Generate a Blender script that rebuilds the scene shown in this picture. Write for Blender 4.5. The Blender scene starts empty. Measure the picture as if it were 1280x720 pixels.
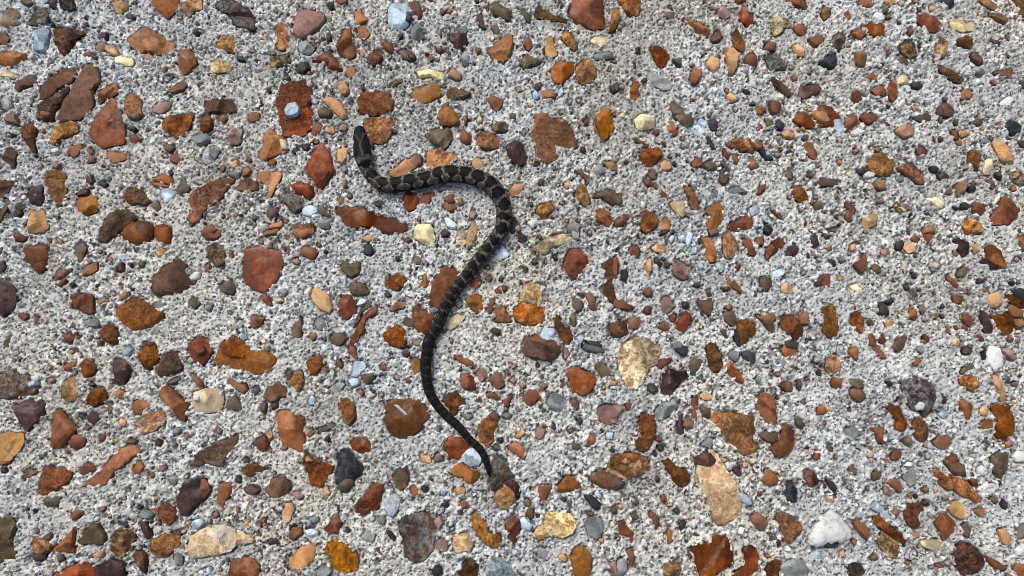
import bpy, math, random
import numpy as np
from mathutils import Vector, Matrix, noise as mnoise
from mathutils.geometry import delaunay_2d_cdt

# ------------------------------------------------------------------ camera, sky, sun, exposure
scene = bpy.context.scene
COL = scene.collection
random.seed(7)
RNG = np.random.default_rng(11)

TILT = math.radians(9.0)          # phone held a little back from straight down
DIST = 0.42                       # metres from the concrete
LENS = 28.0
TANH = 18.0 / LENS
cam_data = bpy.data.cameras.new('camera')
cam_data.lens = LENS
cam_data.sensor_width = 36.0
cam_data.clip_start = 0.01
cam_data.clip_end = 200.0
cam = bpy.data.objects.new('camera', cam_data)
cam.location = (0.0, -DIST * math.sin(TILT), DIST * math.cos(TILT))
cam.rotation_euler = (TILT, 0, 0)
COL.objects.link(cam)
scene.camera = cam

SUN_AZ = math.radians(-35.0)      # from the top left of the picture
SUN_EL = math.radians(52.0)
world = bpy.data.worlds.new('World')
scene.world = world
world.use_nodes = True
wn = world.node_tree.nodes
wl = world.node_tree.links
bg = wn['Background']
sky = wn.new('ShaderNodeTexSky')
sky.sky_type = 'NISHITA'
sky.sun_disc = False
sky.sun_elevation = SUN_EL
sky.sun_rotation = SUN_AZ
sky.air_density = 0.7
sky.dust_density = 5.0
sky.ozone_density = 0.6
wl.new(sky.outputs[0], bg.inputs[0])
bg.inputs[1].default_value = 0.13
sd = bpy.data.lights.new('sun', 'SUN')
sd.energy = 0.9
sd.angle = math.radians(21.0)
sd.color = (1.0, 0.985, 0.96)
sun = bpy.data.objects.new('sun', sd)
sdir = Vector((math.sin(SUN_AZ) * math.cos(SUN_EL), math.cos(SUN_AZ) * math.cos(SUN_EL), math.sin(SUN_EL)))
sun.rotation_euler = sdir.to_track_quat('Z', 'Y').to_euler()
COL.objects.link(sun)

vs = scene.view_settings
vs.view_transform = 'Standard'
vs.look = 'None'
vs.exposure = 0.6
vs.gamma = 1.0
vs.use_curve_mapping = False
scene.render.engine = 'CYCLES'
scene.cycles.filter_width = 0.9
scene.render.resolution_x = 1024
scene.render.resolution_y = 576

# ------------------------------------------------------------------ units: 1 u = 0.42 mm on the concrete
PX = 0.54 / 1280.0


def on_plane(u, v, z=0.0):
    """where the ray through photo point (u, v) meets the height z; in u units"""
    dx = (u - 640.0) / 640.0 * TANH
    dy = (360.0 - v) / 640.0 * TANH
    c, s = math.cos(TILT), math.sin(TILT)
    d = (dx, dy * c + s, dy * s - c)
    o = cam.location
    t = (z - o[2]) / d[2]
    return ((o[0] + d[0] * t) / PX, (o[1] + d[1] * t) / PX)


def lin(r, g, b):
    f = lambda c: (c / 255 / 12.92) if c <= 10 else ((c / 255 + 0.055) / 1.055) ** 2.4
    return (f(r), f(g), f(b))


# colours of the rock kinds (real surface colours)
ROCK = {
    'r': lin(103, 59, 33), 'o': lin(128, 81, 42), 'b': lin(86, 65, 49), 'd': lin(55, 38, 38),
    't': lin(176, 137, 94), 'y': lin(206, 189, 148), 'w': lin(197, 200, 195), 'l': lin(168, 188, 200),
    'g': lin(120, 126, 124), 'k': lin(32, 35, 42), 'p': lin(132, 103, 92), 'v': lin(78, 66, 46),
    'A': lin(158, 150, 138), 'B': lin(138, 136, 132), 'C': lin(176, 168, 150), 'D': lin(132, 116, 102), 'E': lin(150, 136, 130),
    'm': lin(122, 85, 60), 'a': lin(166, 104, 50),
}
STONES = """
T 0 0
gt 0 100 40 55 100 50 130 100 120 150 60 175 -10 165
v 125 10 160 -25 205 -10 210 25 175 42
vg 160 150 200 90 235 45 300 65 318 110 290 150 230 160
kv 365 -15 445 -20 468 30 475 72 440 78 370 40
k 305 0 350 -10 365 20 340 52 305 45
t 695 15 760 0 825 40 750 92 720 60
o 955 -40 1040 -60 1115 -15 1118 50 1050 120 990 85 950 35
ot 1130 20 1190 -20 1260 -10 1265 55 1210 70 1180 115 1145 75
do 335 180 375 162 520 195 525 215 465 250 430 345 375 335 340 260
l 205 200 260 175 315 180 295 240 290 320 220 325 215 250
r -20 190 20 200 60 240 40 275 -20 300
o -30 330 60 320 150 335 158 365 100 410 50 425 -10 390
o 795 235 895 168 950 195 1100 275 1090 310 1045 350 930 328 860 330 800 270
o 1120 310 1185 310 1230 350 1225 410 1190 445 1145 470 1115 420
r 1045 580 1110 510 1150 505 1172 530 1145 565 1080 590
b 255 560 275 510 400 425 470 425 480 460 440 520 330 590 240 640
b 480 490 540 395 600 410 628 460 620 520 585 560 590 640 560 700 500 750 360 755 375 690 430 595
bd 235 690 245 645 335 595 425 530 430 580 350 690 330 755 230 750
r 610 575 720 515 745 545 735 585 650 630 620 655 608 620
r 640 680 700 605 740 625 755 680 782 780 778 900 700 910 640 930 590 880 555 840 570 780 605 725
m 790 620 820 580 870 600 890 660 900 720 850 750 800 740 780 680
b 90 520 150 490 220 465 222 520 150 545 105 570
p 590 290 635 260 665 275 660 310 610 320
t 650 280 700 275 738 310 735 345 700 345 660 320
ro 515 325 570 320 607 350 600 365 530 350
y 720 355 780 345 835 375 830 410 770 410 715 385
y -20 440 60 440 130 475 80 488 -20 480
d 620 225 640 205 675 210 665 245 630 245
d 790 100 820 90 845 105 830 125 800 120
p 890 350 930 330 970 370 965 390 920 380
p 950 670 1010 630 1070 640 1060 680 1000 710 960 700
k 1210 185 1245 170 1255 205 1230 225 1210 210
g 0 620 40 610 70 640 65 690 20 690
T 256 0
d 60 40 75 5 150 -20 220 20 290 70 325 140 322 190 280 190 180 160 150 90 100 82
p 565 105 590 65 650 60 760 95 745 140 660 215 590 248 555 215 552 170
ot 440 170 480 145 525 180 525 280 480 320 445 300 455 230
g 585 270 635 250 690 305 660 345 600 330 580 295
r 825 270 865 185 915 180 945 345 900 375 850 345 822 320
r 660 380 760 320 800 340 870 440 830 440 770 435 765 395 700 385
o 935 60 970 55 1030 130 1000 145 945 150 940 100
o 950 160 990 160 1030 215 1010 240 965 258 955 210
l 1145 60 1170 20 1250 20 1290 80 1280 150 1240 185 1170 185 1145 140
r 1105 285 1140 255 1175 270 1190 320 1160 335 1120 305
mr 1030 350 1065 300 1110 310 1118 360 1090 410 1050 415 1025 390
b 1205 325 1240 305 1285 320 1320 350 1290 380 1250 370
ot 80 260 110 215 170 220 195 280 185 330 120 320 70 290
yt 20 410 70 370 120 380 180 400 160 445 80 455 30 440
k 195 345 230 350 265 385 220 385 200 370
vt 390 390 430 350 500 355 540 380 520 405 430 430 400 415
d 575 405 605 388 650 395 655 430 620 458 585 450
o 880 440 915 405 950 430 940 490 905 495 885 470
t 835 510 870 500 900 550 890 595 855 595 835 560
ro 440 650 460 600 480 540 540 505 620 505 665 540 672 600 660 670 680 720 660 740 680 780 650 820 610 855 540 845 480 855 470 790 465 720
l 500 690 520 655 575 645 605 690 590 730 540 745 505 730
t 730 620 780 600 850 640 890 700 870 750 800 690
v 700 690 740 665 800 700 790 740 710 735
mr 950 620 985 580 1090 575 1150 580 1185 640 1160 700 1060 725 960 705
mt 1000 745 1060 728 1165 740 1185 760 1160 850 1110 905 1040 890 1000 820
b -10 630 60 620 170 625 205 700 120 710 0 705
d 770 20 800 10 805 55 780 65
r 800 -10 910 -15 890 25 840 35
d 760 230 785 215 795 250 770 260
k 1205 215 1235 205 1240 235 1215 240
v 1150 545 1195 500 1250 500 1180 545
p 960 310 1005 305 1020 345 980 365
T 512 0
b -10 20 50 0 80 30 75 110 60 120 20 80
k -20 85 5 80 20 120 5 150 -25 140
g 5 190 40 140 80 180 90 240 50 265 10 240
v 485 40 545 10 590 45 645 70 630 130 580 125 540 100 495 80
v 690 80 715 42 765 110 745 140 700 100
vo 780 70 820 40 880 85 920 100 1000 125 985 145 890 140 830 120 790 110
r 1000 -60 1215 -70 1215 40 1225 185 1150 185 1050 150 990 95 1010 40
o 1250 60 1310 50 1320 110 1290 190 1240 200 1260 120
d 430 95 450 80 475 130 475 180 445 165 430 130
b 500 155 550 155 570 190 555 225 520 215
d 240 210 350 205 375 255 330 315 290 320 250 250
g 295 180 330 155 360 185 350 205 300 205
v 185 55 210 45 228 70 215 95 185 85
o 485 320 560 250 600 210 645 215 650 255 630 340 585 390 520 370
r 715 230 750 235 768 280 740 315 712 285
t 850 240 890 225 925 345 890 360 848 350
m 945 230 970 190 1015 200 1058 285 1035 320 985 285
y 1125 255 1170 225 1240 230 1245 265 1190 295
v 690 365 730 340 785 360 830 370 820 395 720 430 695 410
o 885 425 930 380 1030 400 1025 450 950 525 910 520 885 470
mt 1040 420 1080 370 1140 370 1165 420 1160 490 1110 535 1050 510
g 1145 340 1200 330 1270 320 1290 360 1210 380 1150 370
g 320 345 350 310 380 345 375 390 345 415 325 385
vt 235 455 265 425 320 460 325 490 290 500 240 475
y 40 450 100 430 210 450 220 505 180 500 130 475 60 485
o 5 595 30 560 140 520 185 520 205 600 130 640 60 650 30 620
b 225 560 265 545 390 580 350 610 265 630 235 600
ro 480 620 530 600 585 620 580 655 545 700 510 670
o 180 710 230 655 300 715 310 770 270 790 210 770
b 770 540 820 505 835 535 800 560
ro 830 570 860 550 910 575 915 610 860 620 830 600
l 765 585 785 560 812 580 810 610 780 620
o 1165 720 1215 675 1250 690 1265 730 1235 870 1205 880 1155 790
b 160 310 200 295 215 320 190 335
r 215 310 240 300 255 335 230 355
ot 115 345 145 335 150 370 125 380
r 410 310 450 290 455 325 425 340
d -20 340 30 335 40 370 5 382
l 1060 570 1080 550 1095 585 1075 595
d 1250 545 1285 530 1300 570 1265 585
m 740 655 780 645 785 675 750 685
l 920 560 960 560 965 590 930 605
T 768 0
ot 20 0 60 -30 155 -20 170 30 150 95 110 105 60 75
v 285 100 330 70 375 90 365 130 310 125
o 430 125 460 110 540 145 605 190 575 235 545 225 460 170
p 640 80 680 30 720 70 725 110 700 130 650 100
r 765 100 795 30 820 40 865 100 865 160 830 165 780 120
r 595 235 650 190 685 230 640 265 610 270
ro 745 200 765 165 790 220 825 285 800 320 755 300 740 250
yv 965 130 1000 105 1085 115 1110 160 1040 200 1005 230 985 180
o 1110 170 1150 145 1205 165 1185 230 1140 205
r 1070 0 1190 -10 1205 30 1200 65 1140 40
t 680 310 730 290 780 330 770 430 740 470 710 460 700 390
r 810 350 850 320 895 350 890 410 850 425 815 395
m 930 310 960 255 1010 265 1005 320 950 325
tv 1110 290 1150 270 1190 310 1185 355 1140 345
r 222 310 240 285 290 290 350 350 300 425 265 405
t 565 400 605 345 655 370 660 430 620 450
o 475 490 490 425 545 430 545 480 510 530 480 530
o 92 580 110 490 160 500 150 620 125 640 92 625
v 360 370 420 370 420 420 390 410
g 190 440 260 460 350 500 360 560 290 560 210 510
bv 960 510 990 475 1050 515 1110 590 1080 610 1020 545
b 1140 580 1180 540 1280 525 1300 560 1270 600 1170 615
t 700 600 730 580 780 620 740 640 700 635
r 965 640 1000 625 1040 640 1040 700 1000 720 970 690
o 875 680 910 655 940 680 925 720 880 715
v 335 650 370 640 435 675 440 720 490 740 480 790 430 785 370 730
b 0 530 30 520 30 560 0 580
k 110 400 130 380 140 430 120 445
k 120 300 155 290 165 340 130 345
ro 1215 245 1260 220 1310 230 1300 280 1250 295
gv 930 350 1010 340 1080 390 1070 430 980 440
w 845 460 880 480 890 550 850 540
k 800 560 830 555 855 580 825 590
r 755 -10 820 -10 825 10 770 20
T 1024 0
vo 5 70 40 40 85 50 60 110 30 120
o 140 85 180 65 205 105 170 125
v 375 60 400 40 445 60 430 90 390 85
o 245 10 290 -20 345 0 340 40 290 40 250 30
t 400 -10 470 -15 470 20 445 40 410 20
w 330 100 360 70 405 90 410 125 370 140
r 260 160 330 140 410 155 415 210 385 245 340 225 300 190
ro 195 210 250 175 300 215 260 245
r 590 105 610 80 690 90 765 145 735 200 680 200 620 145
y 810 140 870 115 975 160 965 190 900 200 830 175
v 80 250 115 195 170 220 150 290 110 310 80 290
k 0 390 50 350 100 320 115 380 90 430 40 425
ot 210 330 270 315 300 340 285 410 250 410 220 370
vt 505 290 550 255 600 290 615 345 575 370 520 330
b 490 365 530 355 570 385 550 410 510 395
tv 730 280 750 210 800 260 800 330 770 370 735 330
br 860 260 910 220 960 230 960 300 940 320 870 285
br 945 345 980 315 1025 375 1015 405 960 380
o 295 480 340 455 385 480 350 510 300 505
r 325 560 380 530 425 565 415 605 360 605
o 420 530 450 500 490 530 490 600 460 640 430 590
r 205 620 220 560 260 570 275 630 230 665
r -20 660 60 655 130 720 140 740 90 790 0 790 -30 740
b 735 690 790 640 845 685 840 720 830 740 740 730
br 735 415 770 405 850 450 910 495 890 525 840 510 760 450
br 1080 460 1150 430 1210 425 1200 500 1160 490
k 570 525 610 508 655 535 620 555 580 550
k 750 0 845 -10 840 40 800 50
rt 1000 0 1060 -5 1120 30 1100 65 1050 40
b 1200 -10 1290 -10 1290 100 1230 100 1250 50
m 530 180 570 155 595 195 560 220
w 320 400 345 390 375 405 345 420
y 480 470 545 470 555 520 490 530
g 960 420 1010 420 1045 460 1010 480 970 455
r 1065 510 1095 500 1112 525 1085 535
d 1255 520 1295 500 1300 570 1260 575
m 870 590 920 550 965 580 940 620 890 620
m 1070 90 1150 90 1190 120 1160 145 1110 120
b 1070 245 1120 250 1135 275 1090 275
w 1130 640 1180 600 1220 610 1190 670 1130 670
T 0 144
b 20 30 60 -20 95 -10 115 30 125 65 60 50
o 235 5 270 -20 330 -10 320 15 270 32
rb 130 90 180 45 220 50 228 100 210 150 222 230 200 232 165 175 140 140
ot 300 170 345 70 440 30 470 40 495 100 400 140 340 185
b 5 280 40 210 80 205 105 240 85 280 95 325 70 330 20 295
o 420 245 435 190 500 185 530 200 500 255 465 272
mr 540 215 575 205 590 240 560 250
o 660 250 700 228 815 245 780 280 700 300
r 810 130 840 112 890 148 840 178 812 170
k 800 75 830 60 858 80 845 100 810 95
ro 1010 40 1060 5 1130 -10 1215 -10 1190 70 1150 130 1105 140 1050 110 1015 90
g 1180 150 1230 120 1300 120 1320 160 1250 200 1215 180
v 1025 190 1070 175 1100 205 1070 235 1030 220
r 1060 260 1100 235 1145 280 1110 310 1065 290
ot 280 430 290 360 345 340 410 375 415 440 405 540 370 570 325 540 310 490
d 165 480 195 445 265 432 262 490 275 540 235 562 185 545
b -20 410 50 405 90 425 70 460 20 520 -20 520
vk -10 640 40 520 80 545 40 620 0 690
v 80 570 130 540 170 575 120 595
k 75 640 100 598 150 600 130 630 85 655
t 175 640 185 590 265 590 300 640 305 700 280 730 190 740 170 690
o 475 560 490 520 590 495 620 545 610 600 540 632 490 600
d 475 490 530 450 560 475 545 500 490 508
v 535 385 575 370 585 420 560 435 535 420
d 610 425 645 410 675 430 655 450
vo 760 520 800 450 870 450 945 540 920 565 820 560
o 940 405 1020 370 1060 375 1090 415 1060 430
o 925 420 990 420 1060 440 1090 455 1010 455 960 445
l 995 460 1050 452 1105 480 1080 525 1030 545 1005 510
v 1100 490 1130 440 1145 390 1185 440 1175 475 1120 505
v 945 560 990 535 1005 580 975 602
ot 1200 480 1290 430 1400 395 1470 390 1465 420 1425 445 1390 500 1335 560 1290 565 1240 660 1190 690 1170 650 1200 590 1180 540
vb 650 660 720 590 800 590 860 640 800 690 730 740 650 800 610 790 620 720
r 770 700 830 665 920 655 960 690 960 760 900 800 830 800 760 770
o 970 690 1020 672 1070 700 1065 740 1060 800 1000 800 960 750
p 320 305 350 285 378 305 360 338 325 330
w 315 215 350 200 375 220 350 240 320 238
v 140 410 200 370 225 375 190 405 155 420
r 1250 30 1300 -30 1330 40 1320 90 1290 110 1250 95
p 810 0 880 -10 880 20 840 28
l 700 530 725 520 740 545 715 555
m 545 265 590 250 590 295 550 298
T 256 144
o 85 10 120 -10 140 20 120 45 85 45
r 265 15 290 -20 340 -20 358 30 310 50 280 45
o 365 130 405 82 460 120 500 140 525 230 470 240 420 260 380 285 335 250 370 190
y 470 150 510 160 525 220 480 215
r 665 90 690 50 730 55 735 100 695 132 670 115
t 750 70 800 65 815 100 790 122 745 105
p 835 75 870 50 900 70 880 100 840 100
t 830 215 870 195 900 215 895 270 860 305 825 290
r 625 355 660 250 725 172 760 180 785 250 790 310 820 345 755 420 725 470 690 445 670 400
d 610 195 630 175 660 195 640 222 615 215
k 540 225 570 200 595 225 570 250
gw -20 215 60 190 100 205 70 265 20 305 -20 300
t 165 295 195 275 215 310 190 342 165 325
ov 230 340 270 320 295 345 270 380 235 390
b 200 445 255 390 325 405 335 460 260 480 205 470
t 325 365 360 345 480 360 475 390 405 520 395 500 390 450 340 400
r 530 430 600 415 670 430 680 500 650 525 610 500 550 480
bg 470 490 520 455 580 500 625 530 605 590 560 612 520 580 475 530
l 605 590 650 560 705 575 705 610 660 640 615 620
w 655 625 685 610 710 630 680 650
v 710 580 740 565 780 600 770 630 720 620
b 390 590 420 570 465 590 450 640 410 665 395 630
ot 395 690 440 665 490 670 480 705 400 715
ov 535 700 580 680 680 675 690 720 650 760 560 750
r 780 570 1000 572 1045 620 1180 645 1265 680 1280 705 1250 740 1100 735 1050 700 960 715 880 710 840 640
t 1140 370 1200 320 1260 270 1330 260 1350 300 1260 370 1190 390
d 1060 555 1090 538 1125 555 1105 580 1075 575
m 830 530 850 500 880 540 865 560 840 555
v 285 640 310 610 335 640 310 668
g 840 330 880 315 905 340 875 365
g 700 660 740 640 790 670 775 712 720 705
kg 130 370 160 350 225 355 215 405 170 390
r 400 280 450 275 430 320 385 312
m 245 250 270 230 300 280 275 298
p 850 420 880 400 895 440 870 460
p 130 120 180 70 235 90 220 180 160 185
v -10 600 20 605 25 635 -10 650
r 0 700 40 685 80 710 60 740 0 740
T 512 144
o 165 20 180 -20 230 -55 280 -30 300 20 245 75 200 75
v 108 130 130 90 190 82 260 92 265 140 250 180 210 218 120 160
o 330 20 345 -10 365 20 350 60
o 315 130 325 80 375 110 385 160 360 180 320 165
v 510 70 540 35 600 40 640 65 630 90 560 112 520 95
v 610 10 640 -20 675 0 665 45
mr 425 200 430 120 490 100 580 160 560 200 480 220
t 385 290 410 265 450 275 465 330 440 350 395 320
d 600 190 650 158 705 170 730 250 725 305 690 322 640 300 610 250
om 770 130 780 30 770 -10 850 -20 880 30 950 20 1000 60 1050 160 1045 205 1000 215 910 190 930 240 915 280 870 305 820 290 795 240 790 170
ao 1155 80 1160 50 1180 -5 1190 -25 1240 -25 1270 40 1275 90 1215 165 1185 130
tr 105 310 110 230 170 210 280 245 300 275 270 300 220 320 130 345
m 0 290 40 240 75 260 80 310 30 320
ot 615 470 660 425 712 430 695 505 640 510
r -40 520 -20 470 40 480 60 530 40 580 0 600 -30 580
r 62 520 80 490 155 475 160 500 110 560 70 565
ot 215 515 250 485 290 495 280 545 230 545
o 205 560 295 558 290 590 245 608 210 585
g 170 470 200 435 255 450 220 475
y 30 710 50 680 130 672 150 720 165 780 140 810 80 800 20 770
lw 210 640 250 640 305 690 280 715 235 700
ot 790 590 810 560 890 545 910 580 880 610 840 655 800 625
v 800 410 825 390 850 410 825 440
vo 1030 320 1060 335 1135 390 1120 420 1070 385 1045 350
g 1125 360 1170 305 1215 320 1225 355 1190 375
vt 1200 290 1260 290 1300 310 1290 350 1240 330
tr 1030 500 1070 415 1110 460 1130 545 1095 568 1050 540
v 1140 510 1220 462 1270 470 1330 500 1320 560 1270 560 1210 525
r 1145 635 1210 575 1250 610 1275 690 1240 695 1170 655
gt 980 690 1030 660 1075 690 1060 720 1050 740 990 730
gw 730 670 780 640 805 680 770 710
tg 370 620 395 590 425 620 405 650 375 650
tg 375 840 400 800 430 740 440 700 400 660 365 720 350 760 355 840
d 635 640 665 630 675 690 640 745 625 720
r 1085 40 1105 15 1125 45 1100 65
k 1070 215 1095 190 1105 225 1080 235
k 775 310 800 292 815 315 795 325
tv 960 430 1000 415 1020 440 980 460
m 280 520 330 515 340 555 310 560
v 750 545 770 540 770 565 752 565
T 768 144
y 120 30 170 -10 250 10 250 80 150 100
o 325 90 350 25 380 65 405 105 370 130
v 370 10 430 -5 480 0 495 50 450 80 410 50
l 520 30 550 15 580 45 560 75 525 65
lg 490 90 520 55 565 100 540 140 500 120
d 590 40 620 15 655 40 645 95 610 90
k 560 140 590 120 640 225 600 210
r 1120 20 1140 -15 1210 -10 1250 40 1245 82 1190 75 1140 55
ot 1235 -20 1330 -20 1340 40 1300 55 1250 20
k 1000 60 1030 25 1070 60 1055 95 1015 90
t 1045 110 1085 80 1130 110 1115 150 1060 140
r 125 150 150 150 210 180 205 200 170 195
ro 160 275 175 215 270 195 310 245 270 290 220 325 170 305
tv 285 310 310 275 350 290 365 335 330 350 295 335
mt 690 180 740 140 800 150 850 135 880 180 870 230 800 230 740 210
r 650 190 680 195 725 250 710 280 680 250
o 735 270 755 225 778 255 770 310 745 300
r 480 310 500 265 550 275 555 320 490 335
v 550 320 590 280 650 300 640 340 580 340
ro 1170 200 1200 160 1240 175 1270 250 1250 280 1200 245
m 210 375 240 340 270 360 255 400 225 400
r 180 400 210 395 250 440 195 440
r 278 500 295 460 340 510 325 528 285 522
v 655 400 670 380 720 375 715 410 690 440 660 425
v 1070 380 1090 335 1120 365 1110 405 1075 400
ro 1115 480 1125 430 1190 460 1215 520 1205 550 1150 540 1120 510
ot 430 460 470 435 500 470 530 560 510 620 480 590 460 510
yt 340 550 400 530 445 570 450 620 420 645 385 610
o 160 640 175 605 240 595 280 640 270 680 240 730 180 730 165 690
o 300 650 330 640 350 680 345 740 315 760 295 700
g 600 520 625 455 655 480 645 525 610 540
o 570 600 600 550 650 540 685 580 680 640 650 690 650 750 600 760 580 700 590 640
r 715 680 790 650 820 605 865 640 865 715 850 720 720 715
r 890 490 910 440 955 420 940 465 905 500
k 915 700 940 685 985 695 990 730 930 735
k 890 190 920 155 930 190 950 250 990 260 1000 285 940 275
m 860 180 900 150 925 180 920 215 885 215
r 985 590 1030 610 1060 650 1030 645
lg 840 580 890 560 910 610 860 630
v 660 290 690 290 725 340 715 360
r 885 60 905 45 935 65 930 95 900 90
v 945 45 990 30 1000 70 960 80
m 825 280 870 265 915 320 860 340
r 55 285 70 270 88 290 75 310
r 0 660 80 620 95 640 60 690 0 700
v 1245 550 1290 530 1310 580 1260 590
g 410 200 450 160 485 190 460 215
g 700 470 770 440 840 480 780 495 710 500
T 1024 144
r 160 60 180 0 240 -5 245 50 215 90 165 110
r 250 10 290 -15 365 0 360 40 300 60
lg 75 40 110 0 160 60 155 105 120 110
w 195 100 240 80 300 100 250 130 205 130
t 475 100 510 55 560 50 600 90 590 130 530 145
r 595 185 630 178 685 215 660 250 620 255
m 290 290 350 235 400 235 480 310 450 370 380 385 320 350
k 235 345 265 318 300 340 275 375 245 370
w 270 370 310 348 358 365 335 395 285 392
mr 485 330 520 300 590 305 650 360 660 420 620 435 570 390 500 355
b -20 405 60 390 125 395 125 440 50 445 -20 440
tv 335 420 370 395 420 405 425 460 370 470
mr 920 280 940 225 1000 210 1015 260 990 350 950 320
y 1020 340 1040 275 1080 270 1090 320 1060 375 1030 370
d 1100 370 1120 340 1140 370 1140 405 1120 400
t 1080 165 1120 150 1200 220 1220 300 1150 300 1110 230
v 1045 405 1075 395 1115 440 1090 470 1055 435
vy 1180 370 1240 335 1300 380 1310 440 1270 450 1210 410
vt 840 450 900 405 935 420 910 480 870 510
k 930 450 955 430 985 450 975 475 940 478
p 780 460 820 445 840 490 800 490
y 655 520 740 510 785 550 770 585 730 580 690 545
k 880 550 910 540 940 560 930 595 890 585
r 955 540 1090 565 1040 590 1010 620 960 605
r 1060 650 1110 580 1150 505 1185 510 1265 600 1220 650 1200 680 1090 685
w 955 625 985 610 1005 630 980 640
k 1150 80 1160 40 1220 35 1265 70 1250 120 1200 130
d 1245 175 1290 150 1300 210 1255 210
v 580 20 620 -10 690 -10 705 25 650 45
v 735 0 770 0 775 40 760 50
v 945 30 990 10 1030 40 1000 65 960 60
r 820 95 870 90 880 150 850 150
t 880 100 940 90 940 120 890 140
ot 900 690 940 640 1000 670 1030 710 1020 740 920 740
t 260 690 280 640 340 610 370 640 360 680 310 710 290 740
v 740 370 780 350 820 380 800 405 755 400
k 690 320 720 310 755 335 740 360 705 355
r 150 540 200 550 235 590 215 620 190 670 155 640 190 610
p 360 530 400 510 410 545 370 550
v 480 580 510 575 540 620 520 630 490 600
d 800 555 850 560 880 590 820 580
m 655 700 710 690 720 740 650 740
v 840 30 870 30 865 60 840 60
r 400 40 430 45 450 65 420 75
T 0 288
r 75 25 110 8 165 40 150 65 95 68
d 80 110 105 95 125 105 110 142 88 138
r 145 125 190 88 295 88 318 120 300 220 255 268 220 255 165 180
d 395 95 425 85 440 100 410 115
v 470 90 520 70 540 110 515 185 490 210 470 130
ot 500 295 535 230 610 185 605 250 560 275
ot 330 315 370 240 455 245 400 290
r 355 335 410 285 425 295 395 345 365 352
d -40 310 50 308 90 360 112 430 95 490 60 520 20 545 -40 540
r 105 520 135 508 178 540 145 562 115 545
r 220 525 240 535 268 580 220 595
om 430 410 470 395 580 400 582 525 520 515 460 480
b 1000 235 1090 180 1160 185 1180 290 1230 320 1130 385 1000 420 950 390 950 310
w 1180 290 1215 255 1255 260 1245 300 1195 318
ro 725 490 830 420 900 420 970 490 1025 500 1020 575 960 605 880 625 790 615 740 550
g 950 455 1035 455 1010 495 970 485
ro 610 635 660 590 710 590 740 640 735 700 700 720 650 690
r 395 660 440 645 480 670 450 715 410 700
d 735 200 770 195 775 255 740 265
p 655 180 690 160 715 180 700 205
l 730 150 800 145 810 180 760 190
m 600 440 650 420 680 440 620 475
g 520 570 590 545 635 560 620 605 540 605
vk 1175 440 1210 420 1250 460 1215 490 1180 475
t 970 120 1000 90 1045 125 1030 160 985 165
d -20 190 20 190 30 235 0 265 -20 260
r 1180 700 1255 660 1300 690 1330 760 1270 850 1190 810 1180 740
vk 30 700 60 655 80 665 60 720 30 730
m 745 410 780 375 815 395 780 430 750 440
v 860 195 905 190 910 235 865 230
r 895 700 945 690 960 720 900 730
k 440 320 465 315 470 345 445 350
T 256 288
r -20 20 30 -15 90 0 100 30 60 60 0 55
or 345 40 380 0 460 -15 470 20 400 30
vt 20 170 15 110 60 85 110 110 135 170 130 215 70 230
r 0 215 30 210 40 235 10 255
v 90 360 110 320 165 310 192 350 180 405 120 400
r 235 270 245 190 245 120 330 95 400 115 470 130 490 170 485 230 450 310 390 375 330 385 265 340 240 300
r 345 420 365 390 400 405 420 470 380 460
g 450 370 490 355 520 390 490 415
y 425 435 470 420 495 440 450 452
o 545 10 580 -10 680 -10 690 15 610 50 570 45
ot 590 140 620 100 680 105 705 145 680 180 620 165
d 730 130 755 118 770 130 745 155
r 285 550 300 530 375 545 330 610 290 605
o 110 710 170 665 240 680 265 730 255 790 170 800 110 770
l 205 650 235 638 270 665 240 695
t 665 420 670 365 700 345 780 400 800 490 775 525 690 470
r 840 470 850 405 900 395 950 440 945 520 880 560 840 530
v 850 250 860 195 920 205 970 195 970 270 910 300
v 905 365 915 320 1000 330 1040 385 1020 405 915 405
l 945 465 970 425 1012 435 1005 462 960 475
r 900 710 940 620 990 520 1060 470 1080 480 1075 520 1010 560 1000 620 960 700 910 730
v 930 610 990 480 1020 425 1055 465 990 520
ov 1125 330 1150 285 1200 270 1260 290 1250 350 1200 380 1145 355
ot 1145 490 1200 440 1255 450 1250 480 1170 505
k 988 120 1010 85 1050 85 1058 130 1035 162 1000 150
vt 525 665 600 530 615 600 600 665 550 670
g 680 590 700 545 770 560 775 610 720 630
bv 780 680 800 640 850 630 895 670 860 720 810 725
or 1110 640 1190 590 1245 610 1260 700 1240 745 1160 715 1125 690
t 985 55 1010 25 1060 35 1050 70 1000 70
k 1190 180 1210 165 1225 185 1205 195
r 1230 50 1270 40 1300 60 1260 85
v 1235 580 1270 540 1320 560 1310 600 1270 610
v 700 90 715 75 730 95 710 105
p 540 185 580 170 600 205 570 220
d 195 555 220 540 235 555 210 570
g 0 470 50 460 40 500 10 505
m 645 650 690 630 705 665 670 690
m 145 145 165 125 175 165 155 185
T 512 288
k 195 10 240 0 250 25 225 45 200 35
yg 290 90 285 40 300 0 380 0 370 60 340 95
d 675 50 695 15 730 40 720 70 690 72
yg 760 115 860 40 970 20 1030 55 970 90 900 110 850 155 800 135
l 535 145 580 90 615 130 620 160 580 180 545 175
v 18 185 45 162 105 185 85 205 35 210
o 60 350 90 262 120 280 105 360
r 120 430 140 330 165 290 200 230 250 230 320 265 315 320 270 370 220 440 180 490 125 460
r 360 360 390 300 430 260 460 290 430 350 390 370
r 525 375 545 355 580 380 570 405 535 395
r 575 360 595 335 610 365 590 390
o 350 430 390 395 440 405 465 480 420 520 380 490 355 460
r 480 490 500 410 535 420 530 480 500 520
r 530 510 540 465 590 460 610 520 645 570 580 575 525 565 550 540
ya 690 380 720 330 800 320 825 390 830 450 780 470 690 440
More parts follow.
